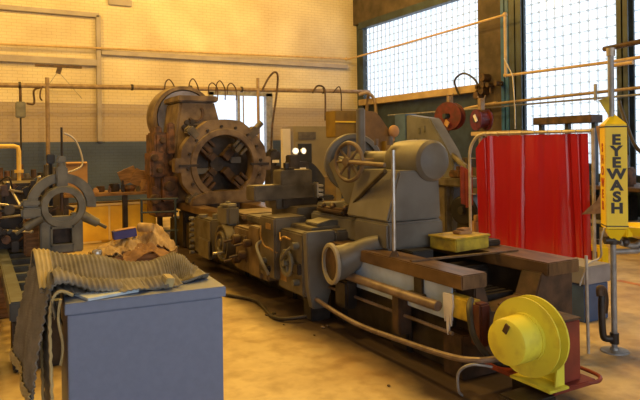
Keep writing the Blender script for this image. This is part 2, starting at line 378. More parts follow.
# back window
g = G().box(5.63, 7.29, 16.2, 16.21, .2, 3.05)
M['clear'] = bpy.data.materials.new('clear_glass'); M['clear'].use_nodes = True
nt = M['clear'].node_tree; nt.nodes.clear(); _o = nt.nodes.new('ShaderNodeOutputMaterial'); _t = nt.nodes.new('ShaderNodeBsdfTransparent'); _t.inputs[0].default_value = (.9, .93, .97, 1)
_g = nt.nodes.new('ShaderNodeBsdfGlossy'); _g.inputs['Roughness'].default_value = .05; _x = nt.nodes.new('ShaderNodeMixShader'); _x.inputs[0].default_value = .05
nt.links.new(_t.outputs[0], _x.inputs[1]); nt.links.new(_g.outputs[0], _x.inputs[2]); nt.links.new(_x.outputs[0], _o.inputs[0])
w = tag(g.build('window_4', 'clear', smooth=False), kind='structure')
g = G().box(5.53, 7.39, 16.02, 16.12, 3.02, 3.14).box(5.53, 5.65, 16.02, 16.2, .1, 3.1).box(7.20, 7.39, 16.02, 16.2, .1, 3.1).box(6.36, 6.42, 16.05, 16.2, .2, 3.05).box(5.6, 7.3, 16.05, 16.2, .1, .24)
g.build('window_frame', 'pipe_grey', w, smooth=False)
# grey ducts on the back wall
def wall_strip(label, *boxes):
    g = G()
    for x0, x1, z0, z1 in boxes: g.box(x0, x1, 15.98, 16.1, z0, z1, .01)
    return tag(g.build('cable_trunking', 'trunking', origin=(boxes[0][0], 16.04, boxes[0][2])), label, 'trunking', 'grey trunking on the back wall')
M['trunking'] = mat('grey_trunking', (.36, .33, .33), (.28, .25, .25), .6, 0, 3)
wall_strip('grey trunking run along top left of brick wall, turning down at its right end', (-1.5, 2.72, 4.84, 4.95), (2.64, 2.75, 1.78, 4.9))
wall_strip('short lower left grey trunking on brick wall, ending at the vertical drop', (-1.5, 2.64, 3.64, 3.80))
wall_strip('long thin grey trunking from the vertical drop across to the right wall', (2.76, 9.9, 3.93, 4.05))
tag(G().box(2.95, 3.52, 16.02, 16.1, 5.2, 5.36, .01).build('wall_plate', 'trunking', origin=(3.2, 16.06, 5.2)), 'small grey plate high on the brick wall near the top edge', 'plate')

# ------------------------------------------------------------------ pipes
def pipe(name, pts, r, m, label, cat='pipe', group=None):
    return tag(G().tube(pts, r, 10).build(name, m, origin=pts[0]), label, cat, group)
g = G().tube([(-3, 15.95, 4.0), (0, 15.95, 4.02), (9.7, 15.95, 4.22), (9.85, 15.85, 4.2), (9.85, 13, 4.25), (9.85, 9.56, 4.33)], .027, 8)
g.tube([(9.85, 9.56, 4.36), (9.85, 9.56, 3.03)], .032, 8)
g.tube([(9.85, 9.56, 3.04), (9.85, 7.1, 3.02), (9.85, 2.2, 3.12)], .03, 8)
for p in [(9.85, 9.56, 4.34), (9.85, 9.56, 3.05), (9.8, 15.9, 4.21)]: g.ball(p, .05)
tag(g.build('gas_pipe', 'pipe_beige', origin=(9.9, 9.83, 3.05)), 'long beige gas pipe running round the brick wall, across the windows and down the pilaster', 'pipe')

rail = thing('service_rail', (0, 15, 2.9), 'thick horizontal beige pipe rail hung low along the brick wall', 'pipe rail')
G().tube([(-3, 15, 2.97), (0.4, 15, 3.0), (10.0, 15, 3.15), (10.1, 15.2, 3.0), (10.1, 15.3, 2.6)], .055, 10).build('rail_pipe', 'pipe_brown', rail)
for x in (1.42, 6.50):
    G().cyl((x, 14.98, 0), (x, 14.98, 3.2 if x < 3 else 3.4), .045 if x < 3 else .04, n=10).build('post', 'pipe_brown', rail)
for x in (0.87, 3.27, 4.7, 6.05, 8.47): G().ring((x, 15, 3.0 + x * .015), (1, 0, 0), .075, .05, .05, 16).build('clamp', 'dark', rail)
# hoses and hangers on the rail
def hose(label, pts, r=.02, m='brown', name='air_hose', cat='hose', group=None):
    return tag(G().tube(bez(pts), r, 8).build(name, m, origin=pts[0]), label, cat, group)
hose('tall dark hose looping over the rail right of the back window', [(6.6, 14.935, 3.08), (6.78, 14.935, 3.4), (6.92, 14.86, 3.56), (7.02, 14.86, 3.45), (7.0, 14.935, 2.9), (6.88, 14.935, 2.2), (6.83, 14.935, 1.5)], .028)
hose('dark hose curving over the rail above the olive cabinet', [(8.1, 14.935, 3.06), (8.25, 14.935, 3.25), (8.45, 14.935, 3.22), (8.5, 14.935, 3.0), (8.49, 14.935, 2.3)], .026)
hose('thin cable looped on the rail behind the tailstock wheel', [(8.75, 14.935, 3.08), (8.95, 14.935, 3.26), (9.02, 14.935, 3.0), (9.02, 14.935, 2.6), (9.15, 14.935, 2.4)], .018)
for k, (x, s) in enumerate([(4.15, .16), (4.75, .2), (5.25, .12), (5.45, .18), (5.75, .13)]):
    lab = ['small cable loop on the rail furthest left above the blue belt guard', 'second cable loop on the rail just left of the headstock top', 'small third loop on the rail above the headstock top', 'widest cable loop on the rail left of the window head', 'small cable loop on the rail over the window head'][k]
    hose(lab, [(x - .12, 14.935, 2.95), (x - .1, 14.935, 3.08 + s * .6), (x, 14.935, 3.1 + s), (x + .12, 14.935, 3.08), (x + .12, 14.935, 2.8)], .016, group='cable loops on the rail')
for x, z0, lab in [(5.95, 1.9, 'left of the two thin pipes hanging before the back window'), (6.08, 1.9, 'right of the two thin pipes hanging before the back window')]:
    pipe('drop_pipe', [(x, 14.97, 3.05), (x, 14.97, z0)], .018, 'pipe_grey', lab, group='thin drop pipes before the window')
# hanging grey pull box at far left
t = thing('pendant_box', (.88, 15, 1.8), 'small grey control box hanging from the rail at far left', 'control box')
G().cyl((.88, 15, 2.63), (.88, 15, 2.96), .03, n=10).build('conduit', 'brown', t)
G().box(.78, .98, 14.93, 15.07, 2.3, 2.65, .02).build('box', 'greyblue_iron', t)
G().cyl((.88, 15, 2.3), (.88, 15, 1.45), .02, n=8).build('cable', 'dark', t)
hose('bent dark conduit hanging between the control box and the rail post', [(1.0, 15, 2.62), (1.15, 15, 2.62), (1.15, 15, 2.9), (1.28, 15, 2.97)], .022)
hose('short hooked cable hanging left of the rail post', [(1.33, 14.95, 3.0), (1.28, 14.93, 2.9), (1.27, 14.93, 2.75), (1.31, 14.93, 2.68)], .018)
t = thing('tee_hanger', (1.67, 15.0, 3.2), 'brown steel tee hanger with splayed wires above the rail at left', 'hanger')
G().box(1.18, 2.15, 14.97, 15.05, 3.44, 3.49).build('bar', 'brown', t)
G().box(1.62, 1.72, 14.98, 15.04, 3.3, 3.45, 0, ('Y', .3)).build('stem', 'brown', t)
G().tube([(1.63, 15, 3.32), (1.45, 15, 3.04)], .008, 6).build('wire', 'pipe_grey', t)
G().tube([(1.68, 15, 3.32), (2.15, 15, 2.75)], .008, 6).build('wire', 'pipe_grey', t)

# pipes along right wall
RW = 'service pipes along the right wall'
pipe('wall_pipe', [(9.85, 10.3, 2.46), (9.85, 6.4, 2.52), (9.85, 2.2, 2.6)], .03, 'pipe_brown', 'brown pipe along the right wall below the lowest beige pipe', group=RW)
pipe('wall_pipe', [(9.95, 14.0, 2.42), (9.95, 10.8, 2.40), (9.95, 6.4, 2.41), (9.95, 2.2, 2.41)], .02, 'pipe_grey', 'thin grey pipe just under the brown wall pipe', group=RW)
pipe('wall_pipe', [(9.7, 7.1, 3.24), (9.7, 2.2, 3.45)], .045, 'brown', 'short rusty pipe above the beige one at the right edge', group=RW)
pipe('wall_pipe', [(9.7, 7.0, 2.93), (9.7, 6.55, 2.94)], .035, 'pipe_beige', 'short stub of beige pipe right of the eyewash pole top', group=RW)
pipe('drop_cable', [(9.75, 9.5, 3.4), (9.78, 9.3, 3.0), (9.78, 9.25, 2.3), (9.78, 9.25, 1.9)], .015, 'galv', 'thin pale conduit dropping beside the blue column', cat='conduit')
pipe('drop_cable', [(9.75, 7.32, 2.65), (9.75, 7.32, 2.35)], .03, 'pipe_grey', 'short grey stub pipe standing left of the eyewash pole top', cat='pipe')
hose('dark sagging hose at the right edge beside the window column', [(9.6, 6.75, 2.3), (9.5, 6.55, 1.9), (9.4, 6.3, 1.5), (9.4, 6.0, 1.3)], .03, 'dark')

# ================================================================== MAIN LATHE
LA = thing('engine_lathe', (3.4, 6.8, 0), 'very long grey lathe bed and headstock filling the middle of the shop', 'lathe')
g = G()
g.box(2.92, 3.95, 3.40, 10.6, 0, .42, .02)
for y in (3.95, 4.9, 5.9, 7.2, 8.6, 9.8): g.box(2.88, 3.98, y - .12, y + .12, 0, .60, .02)
g.box(3.72, 3.95, 3.35, 10.6, .3, .62, .01)
g.build('bed', 'dark', LA)
G().box(2.86, 2.875, 3.30, 4.70, .38, .62, .004).build('inner_panel', 'light_blue', LA)['label'] = 'pale blue painted inner bed side'
for x0, x1, y1 in ((2.83, 3.06, 10.6), (3.66, 4.0, 10.6)):
    G().box(x0, x1, 3.16, y1, .62, .72, .008).build('way', 'way', LA)
g = G().prism([(2.86, 0), (3.97, 0), (3.97, .64), (3.64, .64), (3.56, .46), (3.14, .42), (3.06, .64), (2.98, .64), (2.98, .3), (2.86, .3)], 'y', 3.20, 3.40, .008)
g.build('bed_end', 'brown', LA)
# rack clutter between ways
g = G()
for i in range(16): g.box(3.2, 3.6, 3.45 + i * .07, 3.485 + i * .07, .42, .47)
g.split('rack', 'dark', LA)
G().tube([(2.79, 5.3, .48), (2.79, 3.36, .48)], .036, 14).build('feed_shaft', 'rod', LA)
G().tube([(2.83, 5.4, .30), (2.83, 3.26, .31)], .014, 8).build('control_rod', 'rod', LA)
for y in (3.66, 4.0):
    pass
G().box(2.84, 2.86, 3.60, 3.70, .42, .62, .005).box(2.79, 2.86, 3.57, 3.74, .47, .51, .005).build('bracket', 'dark', LA)
G().box(2.78, 2.90, 3.80, 3.90, .16, .46, .01).build('bracket', 'brown', LA)
G().box(2.83, 2.92, 3.06, 3.33, .42, .57, .012).build('end_bearing', 'yellow_dirty', LA)['label'] = 'dirty yellow bearing block'
g = G().prism([(3.34, .575), (3.245, .58), (3.24, .50), (3.255, .44), (3.262, .36), (3.275, .44), (3.285, .33), (3.295, .295), (3.305, .34), (3.31, .43), (3.325, .38), (3.335, .46)], 'x', 2.815, 2.829)
g.build('paint_drip', 'white', LA)['label'] = 'white paint drip'
G().box(2.84, 2.93, 3.0, 3.10, .28, .56, .012).build('end_plate', 'red_dull', LA)['label'] = 'dark red end plate'
# headstock
g = G().prism([(2.72, .72), (3.62, .72), (3.60, 1.8), (3.45, 2.35), (2.88, 2.35), (2.80, 1.8)], 'y', 9.75, 10.55, .03)
hs = g.build('headstock', 'machine_tan', LA)
G().box(2.84, 3.50, 9.70, 10.6, 2.34, 2.44, .02).build('headstock_cap', 'machine_tan', hs)
G().ring((3.12, 9.74, 2.16), (0, 1, 0), .15, .11, .05, 24, a0=2.4, a1=5.6).build('handle', 'brown', hs)
g = G()
for k in range(6):
    a = k * pi / 3; g.cyl((3.02 + .09 * cos(a), 9.70, 1.93 + .09 * sin(a)), (3.02 + .09 * cos(a), 9.76, 1.93 + .09 * sin(a)), .04, n=12)
g.cyl((3.02, 9.66, 1.93), (3.02, 9.76, 1.93), .05, n=12)
g.build('gear_knob', 'dark', hs)
# belt guard wheel behind
wl = G().lathe((3.22, 10.85, 2.13), (0, -1, 0), [(0, .12), (.44, .12), (.48, .10), (.49, .2), (.55, .2), (.57, .0), (.57, -.2), (0, -.2)], 48).build('belt_guard', 'machine_tan', LA)
G().lathe((3.22, 10.68, 2.13), (0, -1, 0), [(.0, .03), (.47, .02), (.47, -.02), (0, -.02)], 40).build('guard_face', 'blue_guard', wl)
# gearbox column left of headstock
g = G().box(2.48, 2.80, 9.8, 10.4, .5, 1.85, .03).box(2.38, 2.62, 9.7, 10.1, 1.15, 1.55, .03).box(2.56, 2.80, 9.65, 9.9, .75, 1.15, .02).box(2.52, 2.62, 9.9, 10.3, 1.8, 1.95, .02).box(2.66, 2.78, 9.72, 9.8, 1.5, 2.0, .02).box(2.42, 2.5, 9.75, 9.9, .6, 1.0, .02)
g.build('side_gearbox', 'copper', LA)
g = G()
for (x, y, z, r) in [(2.44, 9.64, 1.45, .06), (2.60, 9.74, 1.72, .05), (2.66, 9.58, 1.0, .08), (2.46, 9.68, .80, .08), (2.72, 9.66, 1.35, .05), (2.52, 9.62, 1.25, .045)]:
    g.cyl((x, y, z), (x, y + .12, z), r, n=16, bev=.01)
g.split('gear_cover', 'brown', LA)
# faceplate and chuck
fp = G().lathe((3.42, 9.66, 1.33), (0, -1, 0), [(0, .10), (.12, .10), (.14, .04), (.60, .02), (.60, -.08), (0, -.08)], 48).build('faceplate', 'dark', LA)
for k in range(4):
    a = pi / 4 + k * pi / 2; c = V((3.42 + .27 * cos(a), 9.5, 1.33 + .27 * sin(a)))
    q = G()
    for j, (h, r) in enumerate(((.13, .06), (.10, .14), (.07, .22))):
        cc = V((3.42 + (.17 + .09 * j) * cos(a), 9.56 - .0 * j, 1.33 + (.17 + .09 * j) * sin(a)))
        q.box(cc.x - .045, cc.x + .045, cc.y - .13 + j * .03, cc.y + .08, cc.z - .065, cc.z + .065, .006, ('Y', -a))
    q.build('chuck_jaw', 'brown', fp)
G().box(3.0, 3.35, 9.5, 9.56, 1.18, 1.27, .01).box(3.62, 3.80, 9.48, 9.54, 1.34, 1.44, .01).split('clamp_bar', 'machine_light', fp)
# feed box, gears, aprons on the operator side
G().box(2.58, 2.74, 7.5, 8.15, .20, .68, .02).box(2.56, 2.62, 7.52, 7.95, .18, .42, .01).box(2.7, 2.86, 7.9, 8.7, .25, .6, .02).build('feed_box', 'machine', LA)
g = G()
for i in range(7): g.cyl((2.50, 8.14 - .02, .20 + i * .075), (2.56, 8.14 - .02, .20 + i * .075), .025, n=8)
g.cyl((2.62, 7.9, .68), (2.62, 7.9, .72), .06, n=12).cyl((2.7, 7.65, .68), (2.7, 7.65, .74), .04, n=12)
g.split('knob', 'machine_light', LA)
g = G().box(2.60, 2.76, 6.95, 7.32, .66, .90, .03)
cb = g.build('oil_cabinet', 'machine_light', LA)
G().lathe((2.68, 7.13, .90), (0, 0, 1), [(0, .045), (.03, .04), (.035, .02), (.10, .012), (.105, -.01), (0, -.01)], 24).build('lid', 'machine_light', cb)
gw = G().lathe((2.60, 7.04, .46), (-1, 0, 0), [(0, .08), (.05, .08), (.055, .03), (.10, .03), (.11, .07), (.135, .07), (.14, .02), (.18, .02), (.19, .05), (.215, .05), (.22, -.06), (0, -.06)], 40).build('handwheel', 'machine', LA)
G().cyl((2.56, 6.95, .36), (2.42, 6.95, .36), .018, n=10).build('crank_handle', 'steel', gw)
G().box(2.66, 2.95, 5.95, 6.9, .18, .68, .02).box(2.62, 2.72, 6.05, 6.35, .2, .74, .01).box(2.70, 2.86, 6.9, 7.5, .2, .62, .02).box(2.78, 3.9, 6.9, 7.5, .721, .80, .02).box(2.64, 2.70, 6.5, 6.8, .3, .6, .01).build('rear_carriage', 'machine_tan', LA)
g = G()
for (y, z, r) in [(6.62, .55, .06), (6.45, .4, .05), (6.3, .55, .045), (6.62, .33, .05)]:
    g.cyl((2.62, y, z), (2.53, y, z), r, n=16, bev=.01).cyl((2.53, y, z), (2.44, y + .03, z - .02), .014, n=8)
g.split('lever', 'brown', LA)
# front carriage
ap = G().box(2.60, 2.96, 5.02, 5.55, .22, .80, .015).box(2.54, 2.9, 5.5, 5.86, .30, .90, .015).build('apron', 'machine', LA)
G().prism([(2.60, .82), (2.90, .82), (2.86, .30), (2.80, .12), (2.66, .12), (2.62, .3)], 'y', 4.94, 5.03, .01).build('end_cover', 'machine_light', ap)
G().prism([(2.76, .66), (2.80, .70), (2.93, .30), (2.93, .22), (2.88, .22)], 'y', 4.90, 4.94, .004).build('dark_strip', 'dark', ap)
g = G().ring((2.56, 5.28, .50), (-1, 0, 0), .13, .09, .03, 32)
for k in range(3):
    a = k * 2 * pi / 3 + .3; g.cyl((2.56, 5.28, .50), (2.56, 5.28 + .11 * cos(a), .50 + .11 * sin(a)), .012, n=8)
g.cyl((2.60, 5.28, .5), (2.52, 5.28, .5), .03, n=12)
g.build('apron_handwheel', 'greyblue_iron', ap)
G().cyl((2.61, 5.12, .68), (2.54, 5.12, .68), .035, n=12).cyl((2.56, 5.72, .46), (2.48, 5.72, .46), .03, n=12).cyl((2.61, 5.12, .34), (2.54, 5.12, .34), .03, n=12).split('knob', 'greyblue_iron', ap)
G().tube(bez([(2.50, 5.72, .66), (2.42, 5.66, .62), (2.40, 5.5, .5), (2.43, 5.4, .38)]), .016, 8).tube(bez([(2.61, 5.16, .70), (2.53, 5.22, .62), (2.53, 5.34, .52)]), .012, 8).split('lever', 'machine_light', ap)
G().tube(bez([(2.53, 5.8, .80), (2.50, 5.74, .70), (2.50, 5.66, .62), (2.52, 5.58, .60), (2.57, 5.50, .56)]), .010, 8).tube(bez([(2.59, 5.48, .76), (2.56, 5.40, .70), (2.56, 5.34, .74), (2.59, 5.24, .72)]), .010, 8).split('oil_pipe', 'brass', ap)
G().box(2.595, 2.60, 5.36, 5.50, .30, .40, .002).box(2.535, 2.54, 5.58, 5.70, .78, .84, .002).split('name_plate', 'brass', ap)
G().box(2.56, 2.62, 5.05, 5.2, .42, .52, .01).box(2.50, 2.56, 5.60, 5.80, .36, .42, .01).split('valve_block', 'dark', ap)
G().box(2.66, 2.86, 4.98, 5.14, 0, .20, .01).build('foot', 'dark', LA)
sd = G().box(2.80, 3.98, 5.35, 6.85, .721, .80, .012).box(2.82, 3.3, 5.2, 5.7, .74, .84, .01).build('saddle', 'machine', LA)
g = G().box(2.72, 3.30, 5.06, 5.66, .79, .84, .008).prism([(2.80, .84), (3.28, .84), (3.22, .87), (2.95, .90), (2.80, .87)], 'y', 5.1, 5.35, .006).box(2.90, 3.16, 4.92, 5.08, .60, .82, .02).cyl((3.2, 5.2, .84), (3.2, 5.2, .90), .03, n=10)
g.build('cross_slide_end', 'machine', sd)
G().box(2.92, 3.42, 5.75, 6.4, .80, .96, .012).build('cross_slide', 'machine', sd)
G().box(2.86, 3.34, 5.95, 6.3, .95, 1.04, .006).build('dovetail_slide', 'dark', sd)
cs = G().box(2.54, 3.25, 5.98, 6.22, 1.03, 1.19, .012).box(2.86, 3.24, 6.0, 6.22, 1.18, 1.345, .012).box(2.80, 3.22, 6.0, 6.3, .93, 1.05, .01).build('compound_rest', 'machine', sd)
G().cyl((2.98, 6.12, 1.345), (2.98, 6.12, 1.42), .035, n=8).box(2.93, 3.04, 6.04, 6.2, 1.345, 1.365, .004).build('clamp_nut', 'dark', sd)
g = G()
for i in range(6): g.box(3.28, 3.35, 5.95, 6.05, .90 + i * .05, .925 + i * .05, .004)
g.box(3.27, 3.29, 5.95, 6.05, .86, 1.2, .004)
g.build('index_scale', 'steel', sd)
# hose trailing along the bed
tag(G().tube(bez([(2.70, 5.2, .24), (2.68, 4.7, .19), (2.66, 4.2, .17), (2.66, 3.7, .19), (2.64, 3.1, .24), (2.66, 2.85, .28), (2.80, 2.75, .30)]), .02, 10).build('trailing_hose', 'rod', origin=(2.7, 4, 0.02)), 'long pale brown hose curving along the lathe foot to the yellow reel', 'hose')

# large ring (steady rest) standing on the bed
SR = thing('ring_steady_rest', (3.42, 9.3, .72), 'huge tan octagonal ring steady rest standing before the headstock', 'steady rest')
q = G(); N = 96
def octr(a): return .70 / max(cos(((a + pi / 8) % (pi / 4)) - pi / 8), .1) * (1 - .012)
prof = [(0, -.10), (1, -.09), (1, .09), (0, .10), (-.02, .05), (-.02, -.05)]
rows = []
for i in range(N):
    a = 2 * pi * i / N; ro = .5 * min(octr(a), .745) + .36
    rows.append([q.b.verts.new((3.42 + (.46 + (ro - .46) * k) * cos(a), 9.30 + h, 1.33 + (.46 + (ro - .46) * k) * sin(a))) for k, h in prof])
for i in range(N):
    A_, B_ = rows[i], rows[(i + 1) % N]
    for j in range(6): q.b.faces.new((A_[j], B_[j], B_[(j + 1) % 6], A_[(j + 1) % 6]))
bmesh.ops.recalc_face_normals(q.b, faces=q.b.faces)
g = q
g.ring((3.42, 9.19, 1.33), (0, -1, 0), .56, .47, .03, 64)
for sx in (-1, 1): g.box(3.42 + sx * .70 - .09, 3.42 + sx * .70 + .09, 9.20, 9.40, 1.22, 1.44, .015)
g.build('ring', 'machine_tan', SR)
G().prism([(2.84, .72), (4.0, .72), (3.95, .84), (3.72, .92), (3.1, .92), (2.88, .84)], 'y', 9.12, 9.48, .015).build('base', 'machine_tan', SR)
for k in range(4):
    a = k * pi / 2 + pi / 4; q = G(); ca, sa = cos(a), sin(a)
    q.box(3.42 + .70 * ca - .10, 3.42 + .70 * ca + .10, 9.20, 9.40, 1.33 + .70 * sa - .07, 1.33 + .70 * sa + .07, .02, ('Y', -a))
    q.cyl((3.42 + .74 * ca, 9.3, 1.33 + .74 * sa), (3.42 + (.94 if k == 0 else .82) * ca, 9.3, 1.33 + (.94 if k == 0 else .82) * sa), .05, n=12)
    q.build('clamp_screw', 'machine', SR)
    q = G()
    q.box(3.42 + .40 * ca - .12, 3.42 + .40 * ca + .12, 9.25, 9.35, 1.33 + .40 * sa - .04, 1.33 + .40 * sa + .04, .01, ('Y', -a))
    for s_ in (-1, 1):
        q.box(3.42 + .38 * ca - .08 - s_ * .09 * sa, 3.42 + .38 * ca + .08 - s_ * .09 * sa, 9.22, 9.32, 1.33 + .38 * sa + s_ * .09 * ca - .022, 1.33 + .38 * sa + s_ * .09 * ca + .022, .01, ('Y', -a))
    q.build('jaw', 'brown' if k else 'machine', SR)
g = G()
for k in range(16):
    a = k * pi / 8 + .1; g.cyl((3.42 + .6 * cos(a), 9.21, 1.33 + .6 * sin(a)), (3.42 + .6 * cos(a), 9.16, 1.33 + .6 * sin(a)), .022, n=6)
g.box(2.68, 3.0, 9.17, 9.22, 1.31, 1.345, .004).box(3.84, 4.16, 9.17, 9.22, 1.31, 1.345, .004)
g.split('bolt', 'dark', SR)

# ------------------------------------------------------------------ tailstock
TS = thing('tailstock', (3.3, 4.8, .72), 'grey cast tailstock with rounded barrel and spoked wheel on the near ways', 'tailstock')
g = G().box(2.98, 3.58, 4.22, 4.75, .72, .95, .02).box(3.02, 3.62, 4.75, 5.65, .72, .93, .02)
g.build('base', 'machine_light', TS)
bd = G().prism([(2.99, .955), (3.57, .955), (3.55, 1.38), (3.12, 1.38)], 'y', 4.24, 4.9, .015).prism([(4.88, .95), (5.05, .95), (5.45, 1.42), (5.3, 1.5), (4.88, 1.42)], 'x', 3.12, 3.50, .015)
bd.prism([(4.85, .93), (5.62, .93), (5.62, 1.02), (5.1, 1.05)], 'x', 3.08, 3.56, .01)
bd = bd.build('body', 'machine_light', TS)
G().box(3.24, 3.36, 4.225, 4.24, .82, .85, .003).build('name_plate', 'greyblue_iron', TS)
br = G().lathe((3.46, 4.62, 1.46), (0, -1, 0), [(0, .46), (.10, .455), (.155, .435), (.18, .40), (.185, .30), (.185, .1), (.175, -.05), (.12, -.16), (.085, -.20), (.08, -1.0), (0, -1.0)], 44)
br = br.build('barrel', 'machine_light', TS)
g = G().cyl((3.3, 4.62, 1.60), (3.3, 4.62, 1.68), .03, n=10).cyl((3.24, 4.75, 1.60), (3.24, 4.75, 1.66), .02, n=10)
g.build('oil_cup', 'machine_tan', TS)
def handwheel(name, parent, c, axis, r, m, rim=.022, spokes=6, th=None):
    q = G(); A = axis_mat(axis)
    pts = [V(c) + (A @ V((r * cos(t), r * sin(t), 0))) for t in [2 * pi * i / 40 for i in range(40)]]
    q.tube(pts, rim, 8, closed=True)
    for k in range(spokes):
        a = 2 * pi * k / spokes; q.cyl(V(c), V(c) + (A @ V((r * cos(a), r * sin(a), 0))), rim * .9, rim * .6, n=8)
    ax = (A @ V((0, 0, 1)))
    q.cyl(V(c) - ax * .05, V(c) + ax * .05, rim * 2, n=16)
    return q.build(name, m, parent)
hw = handwheel('handwheel', TS, (3.02, 4.88, 1.45), (-1, -.22, .03), .175, 'machine_tan', .02, 8)
G().cyl((3.02, 4.86, 1.45), (3.35, 4.98, 1.45), .028, n=12).cyl((3.0, 4.83, 1.45), (3.05, 4.35, 1.43), .02, n=10).build('spindle', 'machine_tan', TS)
lw = G().ring((3.46, 5.5, 1.42), (-.35, -1, 0), .31, .255, .07, 48).build('large_wheel', 'machine_light', TS)
G().lathe((3.465, 5.52, 1.42), (-.35, -1, 0), [(0, .04), (.06, .04), (.07, .01), (.26, .005), (.26, -.01), (0, -.01)], 40).build('wheel_web', 'machine', lw)
G().tube([(3.02, 4.30, 1.38), (3.04, 4.6, 1.22), (3.05, 4.92, 1.02)], .022, 8).build('lever', 'dark', TS)
g = G().box(3.0, 3.28, 4.98, 5.5, .94, 1.0, .02)
for i in range(14):
    g.ball((3.02 + random.random() * .2, 4.95 + random.random() * .5, 1.01), .02 + random.random() * .015, 6)
g.build('swarf_tray', 'brown', TS)
# vertical bar on the front way
t = thing('upright_bar', (2.89, 3.99, .72), 'slim vertical steel bar standing on the front way before the tailstock', 'bar')
G().cyl((2.885, 4.0, .72), (2.885, 4.0, 1.56), .016, n=12).build('bar', 'steel', t)
G().lathe((2.885, 4.0, .72), (0, 0, 1), [(0, .05), (.018, .05), (.05, 0), (0, 0)], 4).build('foot', 'brown', t)
# curved guard elbow
t = thing('chute_elbow', (2.75, 4.6, .4), 'light grey curved elbow with oval open mouth beside the tailstock', 'chute')
cpts = bez([(2.66, 4.60, .59), (2.74, 4.58, .60), (2.84, 4.52, .66), (2.92, 4.44, .73), (3.0, 4.35, .78)], 5)
rr_ = [.156, .155, .153, .15, .148, .145, .145, .14, .13, .125, .12, .11, .10, .095, .09, .085, .08, .075, .07, .065, .06]
q = G().tube(cpts, rr_[:len(cpts)], 30, cap=False)
bmesh.ops.solidify(q.b, geom=q.b.faces[:], thickness=.010)
q.build('duct', 'machine_light', t)
d0 = V((-1, .12, 0)).normalized()
G().ring((2.655, 4.60, .59), d0, .178, .145, .035, 40).build('rim', 'rim_grey', t)
G().lathe((2.668, 4.60, .59), d0, [(0, .005), (.15, .005), (.15, -.005), (0, -.005)], 28).build('inner_plate', 'brown', t)
G().box(2.74, 2.86, 4.50, 4.70, .2, .44, .02).build('bracket', 'dark', t)
# yellow block and odds on the ways
t = thing('yellow_box', (3.5, 4.0, .72), 'dirty yellow rectangular box sitting across the ways beside tailstock', 'box')
G().prism([(3.40, 3.86), (3.80, 3.90), (3.77, 4.19), (3.37, 4.16)], 'z', .721, .82, .008).build('body', 'yellow_dirty', t)
G().prism([(3.39, 3.85), (3.81, 3.89), (3.78, 4.20), (3.36, 4.17)], 'z', .82, .835, .003).build('lid', 'yellow_dirty', t)
tag(G().box(3.56, 3.70, 3.99, 4.09, .836, .862, .006).box(3.60, 3.72, 4.02, 4.10, .862, .88, .005, ('Z', .3)).build('brown_block', 'card', origin=(3.63, 4.04, .836)), 'small brown block lying on top of the dirty yellow box', 'block')
tag(G().box(2.84, 3.86, -.02, .02, -.006, .006, .002).build('flat_bar', 'way'), 'long flat pale bar lying askew across both ways', 'bar')
fb = bpy.data.objects['flat_bar']; fb.rotation_euler = (0, 0, R(1.5)); fb.location = (0, 0, 0)
fb.data.transform(Matrix.Translation((-3.35, 0, 0))); fb.location = (3.36, 3.70, .727); fb.rotation_euler = (0, 0, R(-5))
tag(G().box(3.70, 3.98, 3.94, 4.12, .72, .77, .01).cyl((3.72, 3.96, .79), (3.96, 4.08, .79), .02, n=10).build('clamp_block', 'dark', origin=(3.84, 4.03, .72)), 'dark clamp block on the rear way right of the yellow box', 'clamp')
tag(G().box(3.08, 3.30, 4.02, 4.17, .66, .735, .008).build('black_plate', 'black', origin=(3.2, 4.1, .66)), 'black plate between the ways in front of the tailstock base', 'plate')

# ------------------------------------------------------------------ yellow hose reel and red box
HR = thing('hose_reel', (2.9, 2.6, .2), 'bright yellow drum hose reel on a dark stand at the lathe end', 'hose reel')
ax = (-1, -.05, 0)
ax = (-1, -.12, .0)
G().lathe((2.80, 2.58, .475), ax, [(0, .0), (.205, .0), (.228, .012), (.228, .022), (.205, .02), (.14, .022), (.14, .045), (0, .045)], 56).build('front_flange', 'yellow', HR)
G().lathe((2.87, 2.585, .475), ax, [(0, .0), (.228, .0), (.228, .014), (0, .014)], 56).build('rear_flange', 'yellow', HR)
G().cyl((2.80, 2.58, .475), (2.875, 2.585, .475), .14, n=32).build('spool', 'yellow_dirty', HR)
dr = G().lathe((2.76, 2.575, .475), ax, [(0, .160), (.11, .160), (.128, .150), (.132, .135), (.135, .0), (0, 0)], 44).build('drum_housing', 'yellow', HR)
G().box(2.594, 2.604, 2.53, 2.56, .53, .585, 0, ('X', .5)).box(2.594, 2.604, 2.63, 2.655, .43, .46, 0, ('X', -.4)).split('warning_label', 'brown', dr)
G().box(2.925, 2.94, 2.44, 2.72, .20, .56, .004).box(2.78, 2.94, 2.40, 2.70, .20, .215, .003).prism([(2.86, .215), (2.935, .215), (2.935, .56), (2.915, .56)], 'y', 2.43, 2.442).build('bracket', 'yellow', HR)
G().cyl((2.87, 2.585, .475), (2.94, 2.59, .475), .03, n=12).build('axle', 'yellow_dirty', HR)
G().box(2.84, 3.20, 2.42, 2.98, .17, .20, .006).build('tray', 'red', HR)
G().tube(bez([(3.10, 2.44, .185), (3.22, 2.42, .185), (3.30, 2.5, .185), (3.30, 2.75, .185), (3.20, 2.9, .185)]), .012, 8).build('tray_rim', 'red', HR)
G().box(2.60, 2.86, 2.42, 2.62, 0, .17, .01).box(3.0, 3.12, 2.7, 2.9, 0, .17, .01).split('stand', 'dark', HR)
rb = thing('red_box', (3.05, 2.75, .2), 'dark red steel box standing behind the yellow hose reel', 'box')
G().box(2.945, 3.12, 2.465, 2.95, .201, .555, .006).build('body', 'red', rb)
G().box(2.942, 3.125, 2.46, 2.955, .555, .568, .003).build('lid', 'brown', rb)
